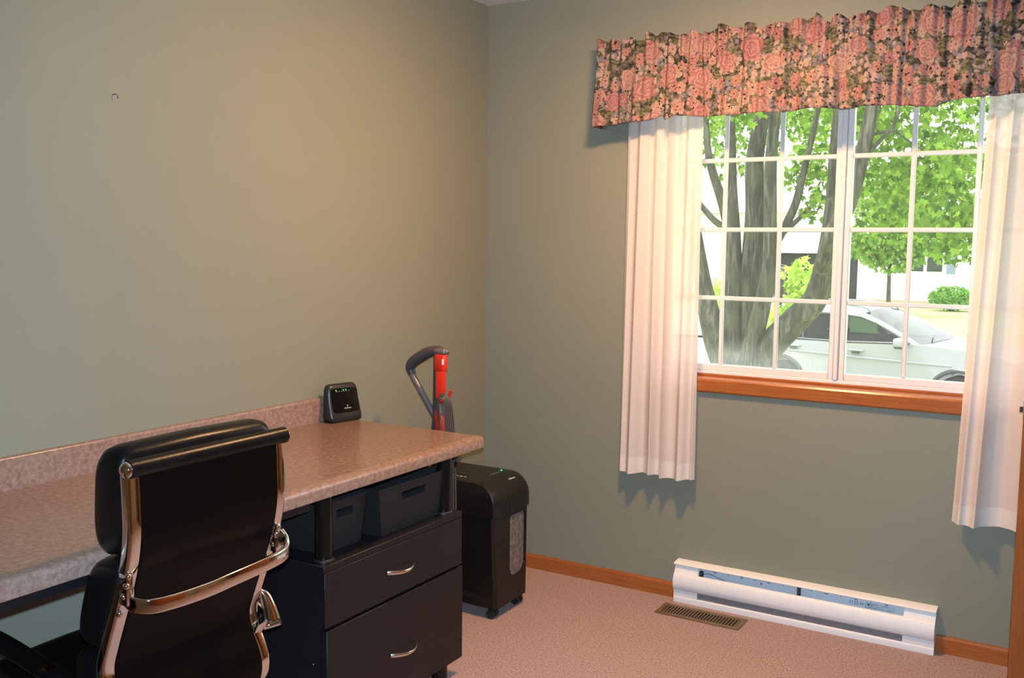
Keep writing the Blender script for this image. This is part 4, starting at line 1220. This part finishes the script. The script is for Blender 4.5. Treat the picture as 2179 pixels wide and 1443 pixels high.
struct(MB().prism([(0.75, 2.56), (-4.2, 5.4), (-9.2, 2.56), (-9.2, 2.50), (0.75, 2.50)], 'x', -9.0, 9.0).build('roof', 'roofing', smooth=False))  # unseen roof added to cut the skylight reaching the parked car's side

LEAF = np.array([(0, 0), (0.16, 0.10), (0.48, 0.05), (0.34, 0.26), (0.60, 0.52), (0.28, 0.50), (0.20, 0.62), (0.0, 1.0), (-0.20, 0.62), (-0.28, 0.50), (-0.60, 0.52), (-0.34, 0.26), (-0.48, 0.05), (-0.16, 0.10)])
def leaves(name, parent, mat, clumps, size, base):
    """clumps: (centre, radii, count); every leaf is a five-lobed blade"""
    V = []; F = []; T = []
    nl = len(LEAF)
    for c, rad, cnt in clumps:
        for _ in range(cnt):
            d = rng.normal(size=3); d /= np.linalg.norm(d)
            p = np.array(c) + d * np.array(rad) * rng.random() ** 0.45
            s = size * (0.7 + 0.6 * rng.random())
            a = Vector(rng.normal(size=3)).normalized()
            dn = (Vector((rng.normal() * 0.7, rng.normal() * 0.7, -1.0))).normalized()
            x = dn.cross(a).normalized(); z = x.cross(dn)
            o = len(V)
            for (lx, ly) in LEAF:
                q = Vector(p) + x * (lx * s) + dn * (ly * s) + z * (0.18 * abs(lx) * s)
                V.append((q.x - base[0], q.y - base[1], q.z - base[2]))
            F.append(tuple(range(o, o + nl)))
            T.append(rng.random())
    me = bpy.data.meshes.new(name)
    me.from_pydata(V, [], F)
    at = me.attributes.new('tint', 'FLOAT', 'FACE')
    at.data.foreach_set('value', T)
    me.materials.append(M[mat])
    o = bpy.data.objects.new(name, me); C.objects.link(o); o.parent = parent
    o['kind'] = 'stuff'
    return o

TB = (-0.25, 4.65, -0.80)
tr1 = thing('maple_tree', 'multi-stemmed grey maple tree standing close outside the window', 'tree', TB)
def stem(name, pts):
    c = smooth_path([(p[0], p[1], p[2]) for p in pts], 5)
    rr = [p[3] for p in pts]; n = len(pts) - 1
    sc = [float(np.interp(i / 5, range(n + 1), rr)) for i in range(len(c))]
    MB().tube(c, 1.0, 14, scale=sc).build(name, 'bark', tr1, angle=180)
MB().tube(smooth_path([(-0.28, 4.68, -0.82), (-0.28, 4.68, -0.45), (-0.30, 4.68, 0.05), (-0.31, 4.68, 0.50)], 5), 1.0, 18, scale=[float(np.interp(i / 15, [0, 0.3, 0.7, 1], [0.55, 0.38, 0.33, 0.17])) for i in range(16)]).build('trunk_base', 'bark', tr1, angle=180)
stem('stem', [(-0.36, 4.7, 0.0, 0.14), (-0.39, 4.7, 0.32, 0.126), (-0.43, 4.7, 0.69, 0.097), (-0.45, 4.7, 1.27, 0.08), (-0.46, 4.7, 1.59, 0.063), (-0.48, 4.7, 1.92, 0.046), (-0.5, 4.7, 2.53, 0.030), (-0.6, 4.8, 4.2, 0.018)])
stem('stem', [(-0.28, 4.75, 0.0, 0.16), (-0.27, 4.75, 0.28, 0.145), (-0.3, 4.75, 0.69, 0.10), (-0.29, 4.75, 1.27, 0.097), (-0.28, 4.75, 1.72, 0.084), (-0.3, 4.75, 2.12, 0.079), (-0.27, 4.76, 2.42, 0.068), (-0.22, 4.78, 2.75, 0.056), (-0.16, 4.84, 3.5, 0.042), (-0.1, 4.9, 4.4, 0.03)])
stem('stem', [(-0.24, 4.6, 0.0, 0.12), (-0.24, 4.55, 0.3, 0.102), (-0.2, 4.55, 0.59, 0.082), (-0.13, 4.55, 0.92, 0.072), (-0.08, 4.55, 1.28, 0.06), (-0.09, 4.55, 1.71, 0.054), (-0.1, 4.55, 2.1, 0.051), (-0.08, 4.55, 2.52, 0.047), (0.05, 4.3, 4.2, 0.02)])
stem('stem', [(-0.25, 4.65, 0.05, 0.14), (-0.21, 4.6, 0.3, 0.125), (-0.06, 4.6, 0.57, 0.122), (0.13, 4.6, 0.79, 0.114), (0.3, 4.6, 0.99, 0.103), (0.37, 4.6, 1.28, 0.086), (0.4, 4.6, 1.59, 0.067), (0.41, 4.6, 1.97, 0.05), (0.41, 4.6, 2.35, 0.039), (0.5, 4.6, 4.0, 0.018)])
stem('stem', [(-0.34, 4.68, 0.02, 0.16), (-0.4, 4.65, 0.28, 0.146), (-0.53, 4.65, 0.52, 0.119), (-0.62, 4.65, 0.77, 0.099), (-0.7, 4.65, 1.1, 0.073), (-0.78, 4.65, 1.51, 0.056), (-0.88, 4.65, 2.01, 0.044), (-1.2, 4.7, 3.6, 0.02)])
stem('branch', [(-0.10, 4.62, 1.40, 0.04), (-0.06, 4.7, 1.48, 0.04), (0.07, 4.7, 1.75, 0.034), (0.14, 4.7, 2.06, 0.028), (0.23, 4.7, 2.52, 0.022), (0.3, 4.8, 3.2, 0.012)])
stem('branch', [(-0.09, 4.65, 1.45, 0.024), (-0.05, 4.7, 1.5, 0.024), (0.11, 4.7, 1.65, 0.02), (0.26, 4.7, 1.81, 0.012)])
stem('branch', [(-0.45, 4.7, 1.50, 0.03), (-0.49, 4.7, 1.55, 0.029), (-0.63, 4.7, 1.64, 0.028), (-0.78, 4.7, 1.80, 0.022)])
stem('branch', [(-0.46, 4.7, 1.50, 0.05), (-0.5, 4.7, 1.59, 0.047), (-0.56, 4.7, 1.8, 0.043), (-0.69, 4.7, 2.17, 0.034), (-0.74, 4.7, 2.54, 0.026), (-0.9, 4.8, 3.4, 0.014)])
stem('stem', [(0.36, 4.5, 1.22, 0.07), (0.48, 4.35, 1.51, 0.074), (0.61, 4.3, 1.8, 0.067), (0.68, 4.3, 2.11, 0.059), (0.74, 4.3, 2.45, 0.052), (0.79, 4.3, 2.83, 0.041), (0.9, 4.2, 4.0, 0.018)])
stem('branch', [(0.68, 4.3, 2.08, 0.02), (0.73, 4.3, 2.14, 0.018), (0.84, 4.3, 2.26, 0.016), (0.91, 4.3, 2.35, 0.014), (0.94, 4.3, 2.52, 0.010)])
stem('branch', [(0.70, 4.3, 2.27, 0.013), (0.9, 4.3, 2.3, 0.010), (1.02, 4.3, 2.22, 0.008), (1.18, 4.3, 2.11, 0.006)])
leaves('foliage', tr1, 'leaf', [
    ((0.95, 5.2, 2.65), (0.75, 0.9, 0.42), 961), ((0.75, 5.6, 2.15), (0.50, 0.7, 0.40), 651), ((1.25, 5.0, 1.95), (0.42, 0.7, 0.45), 868), ((1.30, 5.2, 1.55), (0.30, 0.5, 0.28), 325), ((0.66, 6.0, 1.74), (0.36, 0.5, 0.30), 341),
    ((0.25, 5.6, 2.70), (0.55, 0.6, 0.34), 511), ((-0.9, 6.0, 3.00), (0.8, 0.8, 0.48), 651), ((-0.85, 4.9, 2.62), (0.35, 0.3, 0.34), 201), ((-0.25, 4.1, 2.54), (0.26, 0.2, 0.16), 52), ((0.16, 5.0, 2.10), (0.30, 0.35, 0.28), 232), ((0.22, 4.7, 1.74), (0.15, 0.2, 0.12), 34), ((-0.42, 5.2, 2.75), (0.2, 0.3, 0.3), 93),
    ((-1.0, 7.0, 2.85), (1.0, 0.6, 0.50), 950), ((0.0, 6.6, 2.62), (0.55, 0.5, 0.50), 520), ((-1.0, 6.0, 2.35), (0.35, 0.4, 0.25), 120), ((0.0, 4.8, 4.3), (3.0, 2.6, 1.0), 3200), ((1.9, 5.2, 2.9), (0.8, 1.0, 0.9), 589), ((-2.0, 4.9, 3.0), (0.9, 1.0, 0.9), 651)], 0.064, TB)

# lime sapling by the street
SB = (-2.3, 9.0, -1.15)
sp_t = thing('lime_shrub', 'bright lime-green shrub behind the maple stems', 'shrub', SB)
MB().tube(smooth_path([(-1.30, 9.0, -1.2), (-1.28, 9.0, -0.2), (-1.22, 9.0, 0.9)], 5), 0.02, 8).build('stem', 'bark', sp_t)
leaves('foliage', sp_t, 'leaf_lime', [((-0.98, 9.0, 0.95), (0.24, 0.25, 0.36), 120), ((-1.22, 9.0, 0.55), (0.40, 0.3, 0.30), 110), ((-2.05, 9.0, 0.75), (0.25, 0.25, 0.25), 50), ((-0.72, 9.0, 0.92), (0.14, 0.15, 0.16), 26)], 0.115, SB)

# young tree across the street
YB = (-5.05, 38.0, GZ + 0.06)
yt = thing('young_tree', 'small round-headed tree on the lawn across the street', 'tree', YB)
MB().tube(smooth_path([(-5.02, 38, GZ), (-5.04, 38, -0.3), (-5.06, 38, 0.6), (-5.12, 38, 2.2)], 5), 1.0, 10, scale=[0.10 - 0.003 * i for i in range(16)]).build('trunk', 'bark', yt)
for dx, z in ((-0.9, 1.5), (0.9, 1.3), (-0.4, 2.4), (0.5, 2.6)):
    MB().tube(smooth_path([(-5.05, 38, 0.2 + z * 0.1), (-5.05 + dx * 0.5, 38, z * 0.6), (-5.05 + dx, 38, z)], 4), 0.035, 6).build('branch', 'bark', yt)
leaves('foliage', yt, 'leaf_far', [((-5.1, 38, 2.1), (1.6, 1.5, 1.3), 1000), ((-5.0, 38, 1.0), (1.3, 1.0, 0.6), 420), ((-6.3, 38, 1.5), (0.8, 0.8, 0.6), 260), ((-4.2, 38, 1.6), (0.9, 0.8, 0.7), 300), ((-5.3, 38, 3.6), (1.6, 1.3, 0.9), 600), ((-3.4, 38.5, 2.1), (0.9, 0.8, 0.7), 260)], 0.21, YB)

HB = (-3.15, 42.0, GZ + 0.06)
hb = thing('round_bush', 'low rounded green bush on the lawn before the white house', 'shrub', HB)
MB().tube([(-3.15, 42, GZ), (-3.15, 42, -0.5)], 0.12, 8).build('stem', 'bark', hb)
leaves('foliage', hb, 'leaf_bush', [((-3.15, 42, -0.72), (1.02, 0.8, 0.52), 2200)], 0.11, HB)

# house across the street
ho = thing('house', 'white house with slate blue shutters across the street', 'house', (-6.0, 47.5, GZ))
hw = MB()
gx0, gx1, gzt = -12.4, -8.15, 1.05
hw.box(-20, gx0, 47, 56, GZ, 3.2).box(gx1, 6, 47, 56, GZ, 3.2).box(gx0, gx1, 47, 56, gzt, 3.2)
hw.build('wall', 'siding', ho, smooth=False)
MB().box(gx0, gx1, 47.6, 55.8, GZ, gzt).build('garage_shade_block', 'garage_shade', ho, smooth=False)  # solid block, its dark colour stands in for shade inside the garage
MB().prism([(46.4, 3.1), (51.5, 6.0), (56.6, 3.1)], 'x', -20.5, 6.5).build('roof', 'roofing', ho, smooth=False)
for x in (-6.15, -3.87, -0.4, 1.9):
    MB().box(x - 0.19, x + 0.19, 46.95, 47.0, 0.15, 1.75).build('shutter', 'shutter', ho, smooth=False)
for x in (-5.01, 0.75):
    wf = MB().box(x - 0.85, x + 0.85, 46.96, 47.0, 0.15, 1.75).build('window_frame', 'white_vinyl', ho, smooth=False)
    for dx in (-0.42, 0.42):
        MB().box(x + dx - 0.34, x + dx + 0.34, 46.94, 46.965, 0.25, 1.65).build('pane', 'car_glass', wf, smooth=False)
MB().box(-8.0, 5.0, 46.2, 46.5, GZ, GZ + 0.22).build('brick_edging', 'brick', ho, smooth=False)

# vehicles: local x forward, y to the left, z up
def suv(name, label, loc, rotz, paint):
    t = thing(name, label, 'car', loc, rotz, local=True)
    HWd = 0.98
    def arch(cx, r0=0.44, zc=0.38):
        return [(cx + r0 * math.cos(math.radians(q)), zc + r0 * math.sin(math.radians(q))) for q in range(180, -1, -15)]
    low = [(-2.48, 0.42), (-2.30, 0.30)] + [(-1.51 - 0.44, 0.30)] + arch(-1.51) + [(-1.07, 0.26), (1.07, 0.26)] + arch(1.51) + [(1.95, 0.28), (2.38, 0.32), (2.50, 0.55), (2.48, 0.85), (2.36, 1.02), (1.9, 1.12), (1.25, 1.18), (0.88, 1.205), (0.0, 1.17), (-1.2, 1.145), (-2.0, 1.16), (-2.40, 1.15), (-2.50, 0.95), (-2.53, 0.65)]
    bm = bmesh.new()
    for s_ in (-1, 1):
        vs_ = []
        for x, z in low:
            e = max(0, abs(x) - 1.9)
            y = HWd - 0.10 * e ** 1.5 - 0.055 * max(0, (z - 0.80) / 0.4) ** 2 - 0.05 * max(0, (0.5 - z) / 0.3)
            vs_.append(bm.verts.new((x, s_ * y, z)))
        es_ = [bm.edges.new((vs_[i], vs_[(i + 1) % len(vs_)])) for i in range(len(vs_))]
        bmesh.ops.triangle_fill(bm, use_beauty=True, edges=es_)
        if s_ < 0: A = vs_
    n = len(low)
    for i in range(n):
        bm.faces.new((A[i], A[(i + 1) % n], vs_[(i + 1) % n], vs_[i]))
    m = MB().bm(bm)
    body = m.build('body', paint, t, angle=50)
    # shoulder crease / rocker
    for s_ in (-1, 1):
        MB().sweep([(-2.3, s_ * 0.955, 0.985), (-1.2, s_ * 0.978, 0.955), (0.2, s_ * 0.978, 0.925), (1.4, s_ * 0.972, 0.905)], rrect(0.02, 0.03, 0.009), upv=(0, 0, 1)).build('shoulder_line', paint, body)
        MB().box(-1.05, 1.05, s_ * 0.95 - 0.03, s_ * 0.95 + 0.03, 0.25, 0.36, 0.01, 1).build('sill', 'car_trim', body)
    # cabin: pillars and roof around open window apertures
    def gh(x, z):
        return 0.925 - 0.30 * (z - 1.15) * 0.9 - 0.02 * max(0, abs(x) - 1.0)
    roofp = [(0.90, 1.20), (0.60, 1.36), (0.22, 1.55), (-0.10, 1.675), (-0.5, 1.735), (-1.1, 1.745), (-1.7, 1.70), (-2.02, 1.62), (-2.22, 1.42), (-2.40, 1.16)]
    inner = [(0.70, 1.21), (0.49, 1.33), (0.12, 1.51), (-0.15, 1.60), (-0.5, 1.63), (-0.80, 1.632), (-1.13, 1.60), (-1.28, 1.45), (-1.52, 1.165)]
    for s_ in (-1, 1):
        rim_ = MB()
        bmv = bmesh.new()
        ov_ = [bmv.verts.new((x, s_ * gh(x, z), z)) for x, z in roofp + [(-1.0, 1.145)]]
        iv_ = [bmv.verts.new((x, s_ * gh(x, z), z)) for x, z in inner + [(-0.4, 1.165)]]
        ed = [bmv.edges.new((l[i], l[(i + 1) % len(l)])) for l in (ov_, iv_) for i in range(len(l))]
        bmesh.ops.triangle_fill(bmv, use_beauty=True, edges=ed)
        MB().bm(bmv).build('cabin_side', paint, body, angle=50)
        MB().add([(x, s_ * (gh(x, z) - 0.012), z) for x, z in inner + [(-0.4, 1.165)]], [tuple(range(len(inner) + 1))]).build('side_glass', 'car_glass', body, smooth=False)
        fr_ = [(x, s_ * (gh(x, z) + 0.004), z) for x, z in inner + [(-0.4, 1.165)]]
        MB().tube(fr_ + [fr_[0]], 0.022, 6).build('window_trim', 'car_trim', body)
        for xa, xb, w in ((-0.40, -0.42, 0.06), (-1.13, -1.19, 0.018)):
            MB().sweep([(xa, s_ * (gh(xa, 1.16) + 0.002), 1.165), (xb, s_ * (gh(xb, 1.6) + 0.002), 1.60)], rrect(w * 2, 0.012, 0.004), side=(1, 0, 0)).build('pillar', 'car_trim', body)
        mr = MB().box(0.52, 0.70, s_ * 1.09 - 0.10, s_ * 1.09 + 0.10, 1.16, 1.31, 0.045, 3).build('mirror', paint, body)
        MB().box(0.54, 0.69, s_ * 1.05 - 0.12, s_ * 1.05 + 0.10, 1.135, 1.18, 0.015, 1).build('mirror_foot', 'car_trim', mr)
        for x in (-0.16, -1.28):
            hnd = MB().box(x - 0.13, x + 0.13, s_ * 0.985 - 0.02, s_ * 0.985 + 0.03, 1.03, 1.062, 0.01, 1).build('door_handle', paint, body)
            MB().box(x - 0.06, x + 0.06, s_ * 0.972 - 0.02, s_ * 0.972 + 0.012, 0.985, 1.03, 0.006, 1).build('handle_cup', 'car_trim', hnd)
        MB().sweep(smooth_path([(-0.05, s_ * 0.66, 1.685), (-0.20, s_ * 0.67, 1.76), (-0.9, s_ * 0.67, 1.80), (-1.6, s_ * 0.66, 1.775), (-1.85, s_ * 0.65, 1.68)], 6), rrect(0.035, 0.03, 0.01)).build('roof_rail', 'car_rail', body)
        for x in (-1.51, 1.51):
            ring_ = [(x + 0.46 * math.cos(math.radians(q)), s_ * 0.965, 0.38 + 0.46 * math.sin(math.radians(q))) for q in range(190, -11, -10)]
            MB().tube(ring_, 0.035, 8).build('wheel_arch', 'car_trim', body)
            wh = MB()
            prof = [(0.22, -0.10), (0.34, -0.115), (0.375, -0.08), (0.375, 0.08), (0.34, 0.115), (0.22, 0.10)]
            wh.lathe(prof, (0, 0, 0), 28)
            wh.v = [(x + v[0], s_ * 0.86 + v[2], 0.375 + v[1]) for v in wh.v]
            tyre = wh.build('tyre', 'rubber', t)
            rm_ = MB()
            rm_.cyl((x, s_ * 0.90, 0.375), (x, s_ * 0.93, 0.375), 0.05)
            for k in range(5):
                a = 2 * math.pi * k / 5
                rm_.sweep([(x, s_ * 0.915, 0.375), (x + 0.23 * math.cos(a), s_ * 0.925, 0.375 + 0.23 * math.sin(a))], rrect(0.07, 0.03, 0.008), upv=(0, 1, 0))
            rm_.build('rim', 'nickel', tyre)
    # roof skin and glass between the sides
    rf = MB()
    for i in range(len(roofp)):
        x, z = roofp[i]
        for k in range(9):
            u = -1 + 2 * k / 8
            rf.v.append((x, u * gh(x, z), z + 0.045 * (1 - u * u) * (1 if 2 <= i <= 8 else 0.3)))
    ff_ = lambda a, b: [(i * 9 + k, i * 9 + k + 1, (i + 1) * 9 + k + 1, (i + 1) * 9 + k) for i in range(a, b) for k in range(8)]
    rf.f = ff_(3, 7)
    rf.build('roof', paint, body, angle=60)
    ws = MB(); ws.v = list(rf.v); ws.f = ff_(0, 3); ws.build('windshield', 'car_glass', body, angle=60)
    rg_ = MB(); rg_.v = list(rf.v); rg_.f = ff_(7, 9); rg_.build('rear_window', 'car_glass', body, angle=60)
    MB().tube(smooth_path([(0.98, -0.60, 1.225), (0.88, -0.25, 1.26), (0.80, 0.05, 1.31)], 4), 0.012, 6).build('wiper', 'car_trim', body)
    for x in (0.05, -0.95):
        for y in (-0.38, 0.38):
            seat = MB().box(x - 0.06, x + 0.06, y - 0.24, y + 0.24, 0.75, 1.30, 0.05, 2)
            seat.box(x - 0.045, x + 0.045, y - 0.13, y + 0.13, 1.32, 1.48, 0.04, 2)
            seat.build('seat', 'car_seat', t)
    MB().box(0.40, 0.78, -0.80, 0.80, 0.90, 1.17, 0.05, 2).build('dashboard', 'car_trim', t)
    return t
suv('parked_car', 'white sport utility car parked on the street behind the maple', (-0.847, 14.356, GZ), -0.1748, 'car_white')
suv('parked_car', 'black car parked before the open garage of the white house', (-11.2, 44.6, GZ + 0.08), 0.05, 'car_black')
